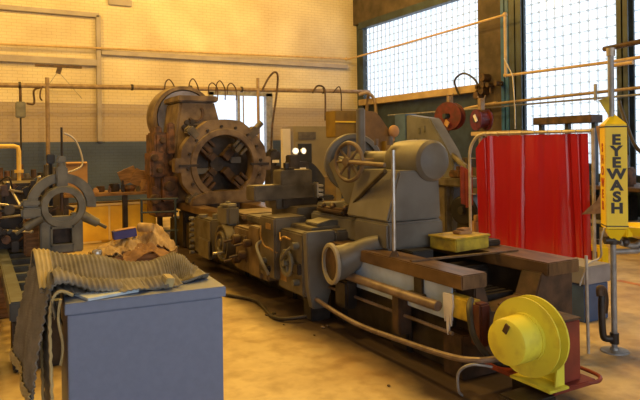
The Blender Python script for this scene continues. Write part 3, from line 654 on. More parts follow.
hose('thick black hose looping beside the lathe end and yellow reel', [(2.78, 3.02, .60), (2.70, 2.95, .56), (2.66, 2.88, .44), (2.70, 2.84, .34), (2.78, 2.8, .26), (2.9, 2.78, .23)], .02, 'black')
hose('grey looped hose on the floor left of the yellow reel', [(2.72, 2.78, .25), (2.62, 2.85, .26), (2.58, 2.92, .2), (2.60, 2.95, .08), (2.66, 2.98, .02)], .009, 'pipe_grey')

# ------------------------------------------------------------------ eyewash station
EW = thing('eyewash_station', (4.26, 3.06, 0), 'yellow EYEWASH column sign and bowl on a grey pipe stand', 'eyewash station')
G().cyl((4.26, 3.06, 0), (4.26, 3.06, 2.30), .022, n=16).build('pole', 'pipe_grey', EW)
G().lathe((4.26, 3.06, 0), (0, 0, 1), [(0, .03), (.03, .03), (.035, .012), (.10, .010), (.105, 0), (0, 0)], 32).build('floor_flange', 'pipe_grey', EW)
G().cyl((4.26, 3.06, 2.26), (4.26, 3.06, 2.32), .032, n=16).build('pole_cap', 'galv', EW)
cx, cy = 4.27, 3.055; ry = R(-18)           # the column is turned so two of its faces show
rm = Matrix.Translation((cx, cy, 0)) @ Matrix.Rotation(ry + R(-22), 4, 'Z')
w2 = .078
t_ = bmesh.new()
lv = [(1.0, w2), (1.70, w2)]
q = G().box(-w2, w2, -w2, w2, .945, 1.735, .004)
top = q.b.verts.new((0, 0, 1.825)); 
cs_ = [q.b.verts.new((sx * w2, sy * w2, 1.735)) for sx, sy in ((-1, -1), (1, -1), (1, 1), (-1, 1))]
for i in range(4): q.b.faces.new((cs_[i], cs_[(i + 1) % 4], top))
bmesh.ops.transform(q.b, matrix=rm, verts=q.b.verts)
sg = q.build('sign_column', 'yellow_clean', EW)
q = G().box(-w2 - .002, w2 + .002, -w2 - .002, w2 + .002, 1.712, 1.722)
bmesh.ops.transform(q.b, matrix=rm, verts=q.b.verts); q.build('strap', 'letter', sg)
q = G().box(-w2 - .002, w2 + .002, -w2 - .002, w2 + .002, .962, .97)
bmesh.ops.transform(q.b, matrix=rm, verts=q.b.verts); q.build('strap', 'letter', sg)
fr = rm @ V((.0, -w2 - .0015, 1.668)); text('lettering', 'E\nY\nE\nW\nA\nS\nH', 'letter', sg, fr, ry + R(-22), .105, 1.15, 1., .005, .82)
lf = rm @ V((-w2 - .0015, .0, 1.60)); text('side_lettering', 'S\nH\nO\nW\nE\nR', 'letter_red', sg, lf, ry + R(-22) - pi / 2, .09, .9, 1., .003, .98)
G().lathe((4.50, 2.98, .855), (0, 0, 1), [(0, 0), (.05, .0), (.14, .03), (.185, .085), (.19, .10), (.175, .10), (.13, .05), (.04, .015), (0, .015)], 40).build('bowl', 'yellow_clean', EW)
G().lathe((4.27, 3.055, .84), (0, 0, 1), [(0, 0), (.035, 0), (.10, .10), (0, .10)], 4).box(4.29, 4.40, 2.96, 3.06, .88, .95, .01).build('dust_cap', 'yellow_clean', EW)
G().tube(bez([(4.26, 3.06, .86), (4.34, 3.04, .82), (4.44, 3.0, .80), (4.5, 2.98, .85)]), .02, 12).tube([(4.26, 3.06, .76), (4.45, 2.99, .76), (4.49, 2.98, .78), (4.5, 2.98, .86)], .022, 12).build('supply_pipe', 'pipe_grey', EW)
G().cyl((4.26, 3.06, .82), (4.26, 3.06, .90), .035, n=16).cyl((4.20, 3.09, .85), (4.30, 3.03, .85), .03, n=12).ball((4.36, 3.03, .83), .035, 8).build('valve', 'dark', EW)
G().tube(bez([(4.28, 3.03, .9), (4.2, 3.07, .96), (4.17, 3.1, .85), (4.19, 3.12, .72), (4.12, 3.18, .66), (4.05, 3.2, .5)]), .008, 8).build('thin_hose', 'galv', EW)
G().tube(bez([(4.26, 3.06, .10), (4.20, 3.09, .10), (4.18, 3.10, .14), (4.175, 3.105, .34), (4.19, 3.11, .42)]), .026, 12).cyl((4.26, 3.06, .06), (4.26, 3.06, .14), .034, n=16).build('drain_elbow', 'dark', EW)
tag(G().tube(bez([(4.175, 3.115, .42), (4.19, 3.13, .47), (4.23, 3.13, .46), (4.25, 3.13, .38), (4.25, 3.14, .28)]), .028, 12).build('hook_pipe', 'brown', origin=(4.19, 3.12, .4)), 'rusty hooked pipe end over the eyewash drain elbow', 'pipe')
q = G().prism([(4.12, 1.92), (4.235, 1.945), (4.235, 1.80)], 'y', 3.06, 3.066).build('inspection_tag', 'yellow_dirty', origin=(4.23, 3.06, 1.9)); tag(q, 'yellow triangular tag tied to the eyewash pole above its sign', 'tag')

# ------------------------------------------------------------------ red welding curtain
WC = thing('welding_screen', (6.3, 5.7, 0), 'glossy red welding curtain hung on a pale tubular frame', 'welding curtain')
yA, yB, xA, xB, zt = 6.60, 4.86, 6.08, 6.42, 1.74
def cx_(y): return xA + (xB - xA) * (yA - y) / (yA - yB)
pts = [(cx_(yA), yA, 0), (cx_(yA), yA, 1.45), (cx_(yA) + .01, yA - .03, 1.58), (cx_(yA) + .03, yA - .12, 1.70), (cx_(yA) + .05, yA - .25, zt)]
g = G().tube(bez(pts[1:], 5), .022, 10).tube([pts[0], pts[1]], .022, 10).tube([pts[-1], (cx_(yB), yB, zt)], .022, 10).tube([(cx_(yB), yB, zt + .03), (cx_(yB), yB, 0)], .022, 10)
g.tube([(cx_(yA) - .3, yA, .03), (cx_(yA) + .3, yA, .03)], .02, 8).tube([(cx_(yB) - .3, yB, .03), (cx_(yB) + .3, yB, .03)], .02, 8)
g.build('frame', 'galv', WC)
def cur(u, v):
    y = yA - .10 - u * (yA - yB - .16); top = zt - .03 - max(0, (.14 - u)) ** 2 * 9
    z = top + (0.16 - top) * v
    a = (.25 + .75 * v) * .028
    w = sin(u * 24 + 1.6 * sin(u * 7)) * a * 1.3 + sin(u * 61 + 2) * a * .35 + .04 * sin(u * 6 + 2) * v
    for c_, h_, b_ in ((.10, .05, .012), (.155, -.03, .02), (.47, .035, .010), (.60, -.03, .03), (.84, .05, .012), (.93, .045, .010)):
        w += h_ * math.exp(-((u - c_ - .015 * v) / b_) ** 2)
    return V((cx_(y) + w, y, z))
G().sheet(cur, 240, 14).build('curtain', 'curtain', WC)
g = G()
for i in range(9):
    y = yA - .28 - i * .18; g.ring((cx_(y), y, zt - .01), (0, 1, .1), .034, .027, .006, 14)
for z in (1.4, 1.15, .9): g.box(cx_(yA) - .01, cx_(yA) + .02, yA - .1, yA, z - .004, z + .004)
g.split('curtain_ring', 'galv', WC)
tag(G().sheet(lambda u, v: V((6.44 + .05 * sin(u * 14) + .04 * v, 4.83 - .22 * u - .05 * sin(v * 3), 1.80 - .10 * abs(u - .4) - v * (.95 + .15 * sin(u * 9)))), 24, 18, .03).build('canvas_jacket', 'cloth_brown', origin=(6.44, 4.75, 1.2)), 'brown canvas cloth hanging at the right end of the red curtain frame', 'cloth')

# behind the curtain: rack, jug, bins, benches at right
t = thing('steel_rack', (9.0, 7.3, 0), 'dark brown topped rack standing before the right window', 'rack')
G().box(8.85, 9.15, 6.73, 7.95, 1.93, 2.06, .01).build('top_beam', 'brown', t)
for y in (6.78, 7.31, 7.88): G().box(8.96, 9.04, y - .035, y + .035, 0, 1.93).build('upright', 'dark_steel', t)
tag(G().box(8.6, 8.9, 8.0, 9.3, 1.76, 1.84, .01).box(8.72, 8.78, 8.1, 8.16, 0, 1.77).box(8.72, 8.78, 9.15, 9.2, 0, 1.77).build('shelf_stand', 'beige_sill', origin=(8.75, 8.6, 0)), 'beige shelf stand showing just above the red curtain top', 'shelf')
t = thing('plastic_jug', (7.05, 5.27, 0), 'yellow green plastic jug on the floor behind the eyewash pole', 'jug')
G().box(6.95, 7.13, 5.17, 5.37, 0, .28, .03).build('body', 'yellow_clean', t)
G().cyl((7.04, 5.27, .28), (7.04, 5.27, .34), .03, n=12).build('cap', 'black', t)
G().box(6.945, 6.955, 5.22, 5.32, .08, .2).build('label_panel', 'dark', t)
t = thing('parts_bin', (4.9, 3.85, 0), 'two-tone grey and blue bin on the floor behind the lathe end', 'bin')
G().box(4.78, 5.08, 3.70, 3.98, 0, .36, .01).build('lower_bin', 'blue_steel2', t) if False else None
M['bin_blue'] = mat('blue_bin_paint', (.06, .12, .26), (.04, .08, .18), .5, 0, 5)
M['bin_grey'] = mat('grey_bin_paint', (.30, .30, .32), (.22, .22, .24), .5, 0, 5)
G().box(4.70, 5.02, 3.66, 4.0, 0, .34, .01).build('lower_body', 'bin_blue', t)
G().box(4.68, 5.04, 3.64, 4.02, .34, .50, .01).build('upper_body', 'bin_grey', t)
pipe('leaning_tube', [(4.05, 3.14, .74), (4.05, 3.13, .0)], .012, 'galv', 'thin pale tube standing upright just behind the lathe bed corner', cat='tube')
WB = thing('right_bench', (9.3, 5.6, 0), 'cluttered dark workbench under the right window behind the eyewash', 'workbench')
G().box(8.7, 9.9, 3.6, 7.2, .84, .90, .01).build('bench_top', 'brown', WB)
for x, y in ((8.8, 3.7), (8.8, 5.4), (8.8, 7.1), (9.8, 3.7), (9.8, 7.1)): G().box(x - .05, x + .05, y - .05, y + .05, 0, .84).build('leg', 'pipe_grey', WB)
G().box(8.8, 9.8, 3.7, 7.1, .28, .33, .01).build('shelf', 'pipe_grey', WB)
clut = [((8.9, 6.9), (.3, .3, .35), 'dark', 'dark cast part standing on the right bench at its far end'), ((9.0, 6.3), (.35, .3, .5), 'copper', 'rusty housing on the right bench left of the eyewash sign'),
        ((9.1, 5.6), (.4, .5, .3), 'machine', 'wide grey casting on the right bench beside the eyewash column'), ((9.0, 5.0), (.3, .4, .45), 'pipe_grey', 'grey casting on the right bench at the picture edge'),
        ((9.2, 5.9), (.2, .2, .65), 'dark_steel', 'tall dark block on the right bench right of the sign')]
for (x, y), (a, b, c), m, lab in clut:
    tag(G().box(x - a / 2, x + a / 2, y - b / 2, y + b / 2, .90, .90 + c * .6, .03).cyl((x, y, .90 + c * .6), (x, y, .90 + c), min(a, b) * .35, n=16, bev=.01).cyl((x - a * .7, y, .9 + c * .3), (x + a * .1, y, .9 + c * .3), min(a, b) * .18, n=12).build('machine_part', m, origin=(x, y, .9)), lab, 'machine part', 'castings on the right bench')
for (x, y), (a, b, c), m, lab in [((9.2, 6.6), (.5, .5, .4), 'dark', 'dark crate on the lower shelf of the right bench'), ((9.2, 5.6), (.5, .6, .3), 'bin_grey', 'grey tray on the lower shelf of the right bench')]:
    q = G().box(x - a / 2, x + a / 2, y - b / 2, y + b / 2, .33, .36)
    for s in (-1, 1): q.box(x + s * a / 2 - .015, x + s * a / 2 + .015, y - b / 2, y + b / 2, .33, .33 + c).box(x - a / 2, x + a / 2, y + s * b / 2 - .015, y + s * b / 2 + .015, .33, .33 + c)
    tag(q.build('crate', m, origin=(x, y, .33), smooth=False), lab, 'crate')
pg = thing('pipe_bender', (7.9, 4.9, 0), 'grey pipe stand with tee feet right of the eyewash pole', 'pipe stand')
G().tube([(7.6, 5.0, 1.0), (8.2, 4.4, 1.0)], .05, 10).build('cross_bar', 'pipe_grey', pg)
for x, y in ((7.7, 4.9), (8.1, 4.5)): G().tube([(x, y, 0), (x, y, 1.0)], .045, 10).build('leg', 'pipe_grey', pg)

# machine cabinet behind tailstock, reels on wall
MC = thing('milling_machine', (6.9, 8.6, 0), 'grey machine cabinet with sloping right side behind the tailstock', 'machine')
G().prism([(8.62, 0), (7.5, 0), (7.42, 1.25), (7.55, 1.5), (8.0, 2.03), (8.62, 2.12)], 'x', 6.5, 6.75, .02).build('body', 'mach_blue', MC)
G().box(6.50, 6.75, 8.63, 8.95, 0, 2.14, .01).build('side_column', 'bin_blue', MC)
g = G()
for (y, z, w, h) in [(8.25, 1.83, .05, .10), (8.12, 1.86, .04, .10), (8.35, 1.66, .12, .10), (8.1, 1.66, .10, .08), (8.22, 1.62, .3, .012)]: g.box(6.485, 6.5, y - w / 2, y + w / 2, z - h / 2, z + h / 2, .003)
g.split('control_panel', 'greyblue_iron', MC)
G().box(6.35, 6.8, 6.9, 7.9, .95, 1.08, .02).box(6.4, 6.75, 7.5, 7.8, 0, .96, .02).build('table', 'machine', MC)
tag(G().cyl((6.3, 7.0, .62), (6.7, 7.15, .62), .22, n=28, bev=.03).box(6.35, 6.65, 6.95, 7.2, 0, .45, .02).cyl((6.25, 7.0, .62), (6.3, 7.0, .62), .06, n=16).build('motor', 'black', origin=(6.5, 7.05, 0)), 'black round motor on the floor between tailstock and red curtain', 'motor')
tag(G().box(6.42, 6.62, 7.2, 7.45, 1.082, 1.20, .02).cyl((6.5, 7.3, 1.2), (6.5, 7.3, 1.26), .04, n=12).build('vise', 'copper', origin=(6.5, 7.3, 1.08)), 'coppery vise on the machine table left of the red curtain', 'vise')
tag(G().sheet(lambda u, v: V((6.30 + .03 * sin(u * 15), 7.05 - .25 * u, 1.25 - v * .55 + .03 * sin(u * 7))), 16, 10, .02).build('red_cloth', 'red', origin=(6.3, 6.95, .7)), 'red cloth hanging at the machine table beside the curtain frame', 'cloth')
tag(G().box(6.2, 6.5, 6.64, 6.74, 0, .5, .02).box(6.25, 6.42, 6.65, 6.73, .5, .58, .01).build('carton', 'card', origin=(6.35, 6.8, 0)), 'brown carton on the floor at the foot of the curtain frame left post', 'carton')
G().tube([(6.6, 7.6, 1.45), (6.55, 7.2, 1.25), (6.5, 7.1, 1.0)], .05, 10).build('arm', 'machine', MC)
def reel(y, z, r, lab, tilt):
    t = thing('wall_hose_reel', (9.2, y, z), lab, 'hose reel', 'maroon hose reels on the wall pipes')
    ax_ = (-1, tilt, 0)
    G().lathe((9.2, y, z), ax_, [(.06, -.14), (r, -.14), (r, -.11), (r * .75, -.10), (r * .75, .10), (r, .11), (r, .14), (.06, .14)], 36).build('spool', 'reel_red', t)
    G().cyl((9.02, y, z), (9.4, y, z), .06, n=16).build('hub', 'dark_steel', t)
    G().tube([(9.2, y - .12, z + .5), (9.2, y, z + .28)], .012, 6).tube([(9.2, y + .1, z + .5), (9.2, y, z + .28)], .012, 6).box(9.14, 9.26, y - .05, y + .05, z + .2, z + .45, .01).build('hanger', 'pipe_brown', t)
    return t
reel(10.59, 2.22, .31, 'maroon hose reel hanging left of the blue column, the larger one', -.5)
reel(9.62, 2.10, .22, 'smaller maroon hose reel above the left corner of the red curtain', .2)
tag(G().box(9.0, 9.02, 10.42, 10.55, 2.0, 2.12, .0, ('X', .6)).build('paper_tag', 'card', origin=(9.01, 10.5, 2.05)), 'tan paper tag on the lower right of the larger maroon reel', 'tag')
tag(G().box(8.92, 8.94, 9.48, 9.54, 2.05, 2.2, .0, ('X', -.5)).build('white_tag', 'white', origin=(8.93, 9.5, 2.1)), 'white slip on the smaller maroon reel', 'tag')
tag(G().tube(bez([(9.2, 10.6, 1.95), (9.15, 10.65, 1.7), (9.2, 10.55, 1.4), (9.1, 10.6, 1.0), (9.2, 10.7, .6)]), .02, 8).build('reel_hose', 'brown', origin=(9.2, 10.6, 1)), 'brown hose hanging below the larger maroon reel', 'hose')
# wall gear on the pilaster
t = thing('valve_cluster', (9.8, 10.4, 2.6), 'rusty cluster of valves and fittings on the pilaster left of the blue column', 'valves')
g = G()
for i in range(9):
    y = 9.95 + random.random() * .7; z = 2.35 + random.random() * .75
    g.cyl((9.75, y, z), (9.95, y, z), .05 + random.random() * .05, n=12).tube([(9.85, y, z), (9.85, y + random.uniform(-.2, .2), z + random.uniform(-.2, .2))], .025, 8)
g.split('valve_body', 'brown', t)
G().tube(bez([(9.8, 11.2, 2.75), (9.75, 11.3, 3.1), (9.75, 11.0, 3.25), (9.8, 10.7, 3.1), (9.85, 10.6, 2.9)]), .025, 8).build('curved_pipe', 'dark', t)
G().tube([(9.8, 11.6, 2.35), (9.8, 10.8, 2.45), (9.8, 10.0, 2.5)], .03, 8).build('cross_pipe', 'pipe_beige', t)
t.location.x += .22
for y, z, w_ in [(11.3, 1.2, 'furthest left, under the beige sill'), (10.85, 1.0, 'second from left, under the larger maroon reel'), (10.35, 1.3, 'tallest, in front of the pilaster'), (9.88, 1.1, 'below the blue column'), (9.42, 1.2, 'rightmost, beside the red curtain corner')]:
    tag(G().box(9.3, 9.8, y - .2, y + .2, 0, z, .02).box(9.25, 9.35, y - .1, y + .1, z - .3, z - .01, .01).build('floor_panel', 'concrete_dark', origin=(9.5, y, 0)), 'dark electrical panel ' + w_, 'electrical panel', 'electrical panels by the right wall')

# electrical cabinets behind tailstock
EC = thing('electrical_cabinet', (4.95, 7.6, 0), 'ochre brown electrical cabinet with slanted top behind the tailstock wheel', 'cabinet')
M['stripe'] = mat('yellow_stripe', (.8, .55, .03), (.7, .45, .02), .5)
G().box(4.46, 4.81, 7.55, 7.84, 1.72, 2.10, .01).build('left_section', 'ochre', EC)
G().box(4.455, 4.80, 7.535, 7.55, 1.93, 1.95).build('stripe', 'stripe', EC)
G().prism([(4.80, 0), (5.30, 0), (5.30, 1.75), (5.08, 2.02), (5.0, 2.08), (4.80, 2.10)], 'y', 7.35, 7.85, .01).build('right_section', 'ochre_dark', EC)
G().box(5.10, 5.26, 7.25, 7.4, 0, 1.66, .01).build('yellow_edge', 'ochre', EC)
tag(G().cyl((3.36, 5.2, 1.52), (3.36, 5.2, 1.97), .045, n=20, bev=.01).build('grey_cylinder', 'machine_light', origin=(3.36, 5.2, 1.5)), 'upright grey cylinder standing above the tailstock barrel beside its wheel', 'cylinder')
tag(G().ball((5.30, 7.32, 1.80), .09, 10, (1, .6, 1)).cyl((5.30, 7.35, 1.66), (5.30, 7.35, 1.76), .03, n=10).build('work_lamp', 'card', origin=(5.3, 7.32, 1.66)), 'round tan lamp head beside the ochre cabinet right edge', 'lamp')
hose('curved dark cable from the rail end down behind the ochre cabinet', [(9.6, 14.935, 3.05), (9.85, 14.85, 3.1), (10.05, 14.8, 2.9), (10.1, 14.8, 2.4)], .05, 'pipe_brown')

# olive control cabinet
OC = thing('control_cabinet', (7.1, 13.3, 0), 'olive beige control cabinet with grille and lit display behind the lathe', 'cabinet')
G().box(6.64, 7.95, 13.2, 13.9, 0, 2.08, .02).build('body', 'olive', OC)
G().box(6.74, 7.22, 13.17, 13.2, 1.76, 1.94, .005).build('grille', 'machine', OC)
G().box(6.74, 7.10, 13.17, 13.2, 1.0, 1.66, .005).build('opening', 'black', OC)
tag(G().box(6.36, 6.58, 13.25, 13.35, 0, 2.02, .01).build('leaning_board', 'offwhite', origin=(6.45, 13.3, .2)), 'off-white upright board standing left of the olive control cabinet', 'panel')
# lit reflectors in the cabinet
t = thing('work_light', (6.0, 12, 0), 'twin lit lamp heads before the olive cabinet opening', 'lamp')
G().lathe((6.06, 12, 1.50), (-.3, -1, 0), [(0, 0), (.05, .02), (.07, .05), (.07, .03), (.05, -.02), (0, -.03)], 20).build('lamp_head', 'white', t)
G().lathe((6.24, 12, 1.50), (.3, -1, 0), [(0, 0), (.05, .02), (.07, .05), (.07, .03), (.05, -.02), (0, -.03)], 20).build('lamp_head', 'white', t)
G().ball((6.06, 11.96, 1.50), .045, 8).build('bulb', 'lit', t); G().ball((6.24, 11.96, 1.50), .045, 8).build('bulb', 'lit', t)
G().tube([(6.15, 12, 0), (6.15, 12, 1.5)], .02, 8).tube([(6.06, 12, 1.46), (6.24, 12, 1.46)], .012, 8).build('stand', 'dark', t)
# drill presses / clutter around there
t = thing('bench_grinder_stand', (5.6, 12, 0), 'dark column machine with white labels left of the white panel', 'machine')
G().box(5.42, 5.66, 11.9, 12.2, 0, 1.2, .02).cyl((5.52, 12, 1.2), (5.52, 12, 1.55), .1, n=16, bev=.02).box(5.40, 5.64, 11.85, 12.1, 1.32, 1.5, .02).build('column', 'dark', t)
G().box(5.45, 5.60, 11.84, 11.86, 1.26, 1.32).box(5.5, 5.6, 11.88, 11.9, .96, 1.07).split('label_plate', 'white', t)
t = thing('stool_machine', (5.95, 11.8, 0), 'dark machine with red panel in front of the olive cabinet', 'machine')
G().box(5.75, 6.2, 11.6, 11.95, 0, 1.28, .03).box(5.70, 5.95, 11.55, 11.75, 1.1, 1.42, .02).build('body', 'dark', t)
G().box(5.80, 6.1, 11.58, 11.60, 1.10, 1.15).build('red_panel', 'white', t)
G().box(5.80, 6.1, 11.58, 11.60, .95, 1.05).build('switch_panel', 'red', t)
t = thing('office_chair', (6.6, 11.9, 0), 'black curved chair back beside the olive cabinet', 'chair')
G().sheet(lambda u, v: V((6.25 + .42 * u, 11.8 + .05 * sin(u * 3), 1.25 - .35 * u * u - v * .5)), 12, 10, .05).build('backrest', 'black', t)
G().box(6.2, 6.7, 11.4, 11.85, .45, .55, .03).build('seat', 'black', t)
G().cyl((6.45, 11.6, 0), (6.45, 11.6, .45), .03, n=10).build('pedestal', 'dark', t)
tag(G().box(6.7, 7.2, 12.2, 12.6, 0, .9, .01).build('ochre_drum', 'ochre', origin=(6.95, 12.4, 0)), 'ochre low cabinet between chair and tailstock wheel', 'cabinet')

# ------------------------------------------------------------------ left side: bench, rags, small lathe
BN = thing('back_bench', (2.1, 11.2, 0), 'long timber-edged workbench against the blue dado', 'workbench')
G().box(-.6, 3.0, 10.9, 11.7, .80, .85, .008).build('bench_top', 'wood', BN)
for x in (-.5, 1.3, 2.25, 2.85): G().box(x - .04, x + .04, 10.95, 11.03, 0, .80).build('leg', 'dark', BN)
YC = thing('yellow_cabinet', (2.1, 11.2, 0), 'orange yellow two-door cabinet under the back workbench', 'cabinet')
G().box(1.36, 2.80, 11.06, 11.6, 0, .66, .01).build('body', 'yellow_panel', YC)
for x0, x1 in ((1.40, 1.98), (2.01, 2.76)):
    d = G().box(x0, x1, 11.03, 11.06, .04, .62, .008).build('door', 'yellow_panel', YC)
G().box(1.985, 2.005, 11.02, 11.06, .04, .62).box(1.36, 2.80, 11.02, 11.06, .63, .67).build('trim', 'pale_trim', YC) if False else None
M['pale_trim'] = mat('pale_yellow_trim', (.85, .66, .3), (.8, .6, .25), .5)
G().box(1.98, 2.01, 11.015, 11.05, .04, .64).box(1.36, 2.80, 11.015, 11.05, .63, .67).box(1.36, 1.86, 11.015, 11.05, .01, .04).build('trim', 'pale_trim', YC)
t = thing('cardboard_box', (1.47, 11, .85), 'tall tan cardboard box standing on the back bench behind the steady rest', 'box')
G().box(1.30, 1.64, 10.95, 11.25, .85, 1.38, .01).build('body', 'card', t)
G().box(1.31, 1.63, 10.9, 10.96, 1.36, 1.38, 0, ('X', .4)).build('flap', 'card', t)
for (x, y, a, c, m, lab, nm) in [(2.12, 11.2, .10, .14, 'dark', 'dark pot on the back bench, centre', 'pot'), (2.35, 11.1, .11, .11, 'copper', 'reddish round can on the back bench near its right end', 'can'),
        (1.9, 11.3, .08, .10, 'brown', 'small brown pot on the back bench right of the tan box', 'pot'), (2.6, 11.2, .12, .2, 'card', 'tan tin at the right end of the back bench', 'tin')]:
    tag(G().lathe((x, y, .85), (0, 0, 1), [(0, 0), (a * .8, 0), (a, c * .5), (a * .9, c), (a * .7, c), (a * .7, c * .9), (0, c * .8)], 20).build(nm, m, origin=(x, y, .85)), lab, nm)
tag(G().tube([(2.55, 11.0, .87), (2.75, 11.1, 1.18), (2.3, 11.3, 1.22)], .02, 6).box(2.4, 2.7, 11.1, 11.14, .92, 1.2, 0, ('Y', .5)).box(2.2, 2.5, 11.15, 11.2, 1.0, 1.25, 0, ('Y', -.4)).build('timber_offcuts', 'wood', origin=(2.5, 11.1, .86)), 'splayed timber offcuts leaning at the right end of back bench', 'timber')
for x, y, w_, h, m, nm, lab in [(1.78, 11.05, .10, .09, 'card', 'carton', 'small flat carton on the back bench nearest the tall cardboard box'), (2.22, 11.0, .06, .2, 'dark', 'bottle', 'dark upright bottle on the back bench between the pots'),
        (2.0, 11.0, .05, .12, 'copper', 'mug', 'reddish mug on the back bench edge'), (2.48, 11.0, .07, .10, 'machine', 'tin', 'small grey tin on the back bench before the timber'), (2.7, 11.3, .16, .32, 'dark', 'carton', 'tall dark carton behind the timber offcuts on the back bench')]:
    tag(G().box(x - w_ / 2, x + w_ / 2, y - w_ / 2, y + w_ / 2, .85, .85 + h * .7, .012).box(x - w_ * .3, x + w_ * .3, y - w_ * .3, y + w_ * .3, .84 + h * .7, .85 + h, .008).build(nm, m, origin=(x, y, .85)), lab, nm)
# grey tube fence beside bench
F = thing('guard_rail', (2.5, 9.3, 0), 'low grey tube guard rail left of the lathe headstock', 'guard rail')
for z in (.85, .66, .38, .14): G().tube([(2.10, 9.2, z), (2.62, 9.05, z)], .014, 8).build('rail', 'dark_steel', F)
for x, y in ((2.12, 9.2), (2.58, 9.06)): G().tube([(x, y, 0), (x, y, .86)], .018, 8).build('post', 'dark_steel', F)
# rag / scrap pile
PL = thing('scrap_crate', (1.5, 7.3, 0), 'wooden crate heaped under tan rags behind the mat', 'crate')
g = G().box(1.12, 1.95, 7.0, 7.5, .08, .10)
for s in (7.0, 7.48): g.box(1.12, 1.95, s, s + .02, .08, .42)
for s in (1.12, 1.93): g.box(s, s + .02, 7.0, 7.5, .08, .42)
for x in (1.2, 1.85): g.box(x - .05, x + .05, 7.0, 7.5, 0, .08)
g.build('body', 'wood', PL, smooth=False)
def rag(lab, c, w, d, h, seed, m='rag'):
    def f(u, v):
        x = (u - .5) * 2; y = (v - .5) * 2; rr = min(1., math.hypot(x, y) / 1.2)
        n = noise.noise(V((x * 2.3 + seed, y * 2.3, seed))) * .9 + noise.noise(V((x * 6 + seed, y * 6, 2))) * .5
        return V((c[0] + x * w / 2, c[1] + y * d / 2, c[2] + h * (1 - rr ** 2) + n * h * .45))
    return tag(G().sheet(f, 34, 34, .012).build('rag', m, origin=c), lab, 'rag', 'rags heaped on the crate')
rag('tan crumpled rag at the left of the heap, behind the silver can', (1.30, 7.2, .42), .36, .42, .12, 1)
rag('large tan crumpled rag in the middle of the heap', (1.52, 7.25, .44), .40, .5, .16, 5)
rag('tall crumpled rag at the right end of the heap', (1.82, 7.3, .42), .42, .5, .26, 9)
rag('darker rag hanging over the front of the heap', (1.65, 7.05, .38), .5, .3, .12, 13, 'cloth_brown')
t = thing('blue_carton', (1.5, 7.25, .62), 'royal blue carton lying tilted on the rag heap', 'carton')
G().box(1.33, 1.58, 7.10, 7.22, .60, .69, .004, ('Y', R(-6))).build('body', 'blue_box', t)
G().box(1.345, 1.575, 7.10, 7.22, .695, .70, .0, ('Y', R(-6))).build('top_edge', 'card', t)
tag(G().cyl((1.62, 7.2, .70), (1.76, 7.1, .69), .055, n=16, bev=.01).build('paper_roll', 'rag', origin=(1.7, 7.15, .65)), 'tan roll lying at the right end of the blue carton', 'roll')
tag(G().lathe((1.07, 6.6, .40), (0, 0, 1), [(0, 0), (.05, 0), (.05, .16), (.042, .175), (.042, .165), (0, .165)], 24).cyl((1.07, 6.6, 0), (1.07, 6.6, .40), .03, n=8).cyl((1.07, 6.6, 0), (1.07, 6.6, .02), .1, n=16).build('silver_can', 'steel', origin=(1.07, 6.6, 0)), 'small silver can standing just left of the rags', 'can')

# small lathe at the left
SL = thing('old_lathe', (.5, 7.5, 0), 'old dark lathe running along the left edge behind the mat', 'lathe')
for x0, x1 in ((.20, .30), (.62, .74)): G().box(x0, x1, 4.9, 8.6, .38, .52, .01).build('bed_rail', 'bed_blue', SL)
g = G()
for i in range(9): g.box(.28, .64, 5.0 + i * .42, 5.10 + i * .42, .38, .47, .01)
g.split('cross_web', 'bed_blue', SL)
for y in (5.1, 8.2): G().box(.22, .72, y - .15, y + .15, 0, .38, .02).build('foot', 'dark', SL)
G().box(.18, .80, 7.6, 8.8, .52, .95, .03).box(.25, .7, 7.8, 8.6, .9, 1.22, .04).build('headstock', 'dark', SL)
G().box(.45, .98, 7.35, 7.5, .45, .85, .02).build('chip_guard', 'wood', SL)
g = G()
for (a, b_) in [((.2, 7.55, 1.02), (.62, 7.3, .96)), ((.15, 7.55, .86), (.5, 7.4, .90)), ((.2, 7.5, 1.2), (.6, 7.45, 1.1)), ((.45, 7.5, .8), (.6, 7.3, 1.3)), ((.15, 7.5, .75), (.52, 7.3, .72)), ((.3, 7.6, 1.25), (.42, 7.4, 1.0))]:
    g.cyl(a, b_, .012, n=8).ball(b_, .022, 6)
g.split('lever', 'steel', SL)
for n_, m_k in ((14, 'copper'), (16, 'dark'), (12, 'bed_blue'), (8, 'machine')):
    for i in range(n_):
        x, y, z = .08 + random.random() * .52, 7.35 + random.random() * .25, .56 + random.random() * .72
        g = G(); r_ = .025 + random.random() * .035; k = random.random()
        if k < .35: g.cyl((x, y, z), (x, y + .05, z), r_, n=12, bev=.006)
        elif k < .7: g.box(x - r_, x + r_, y - .03, y + .03, z - r_ * .6, z + r_ * .6, .006, ('Y', random.random() * 3))
        else: g.tube(bez([(x, y, z), (x + random.uniform(-.1, .1), y - .04, z + .06), (x + random.uniform(-.15, .15), y - .02, z - .08)]), .010, 6)
        g.build({'copper': 'gear', 'dark': 'gear', 'bed_blue': 'bracket', 'machine': 'knob'}[m_k], m_k, SL)
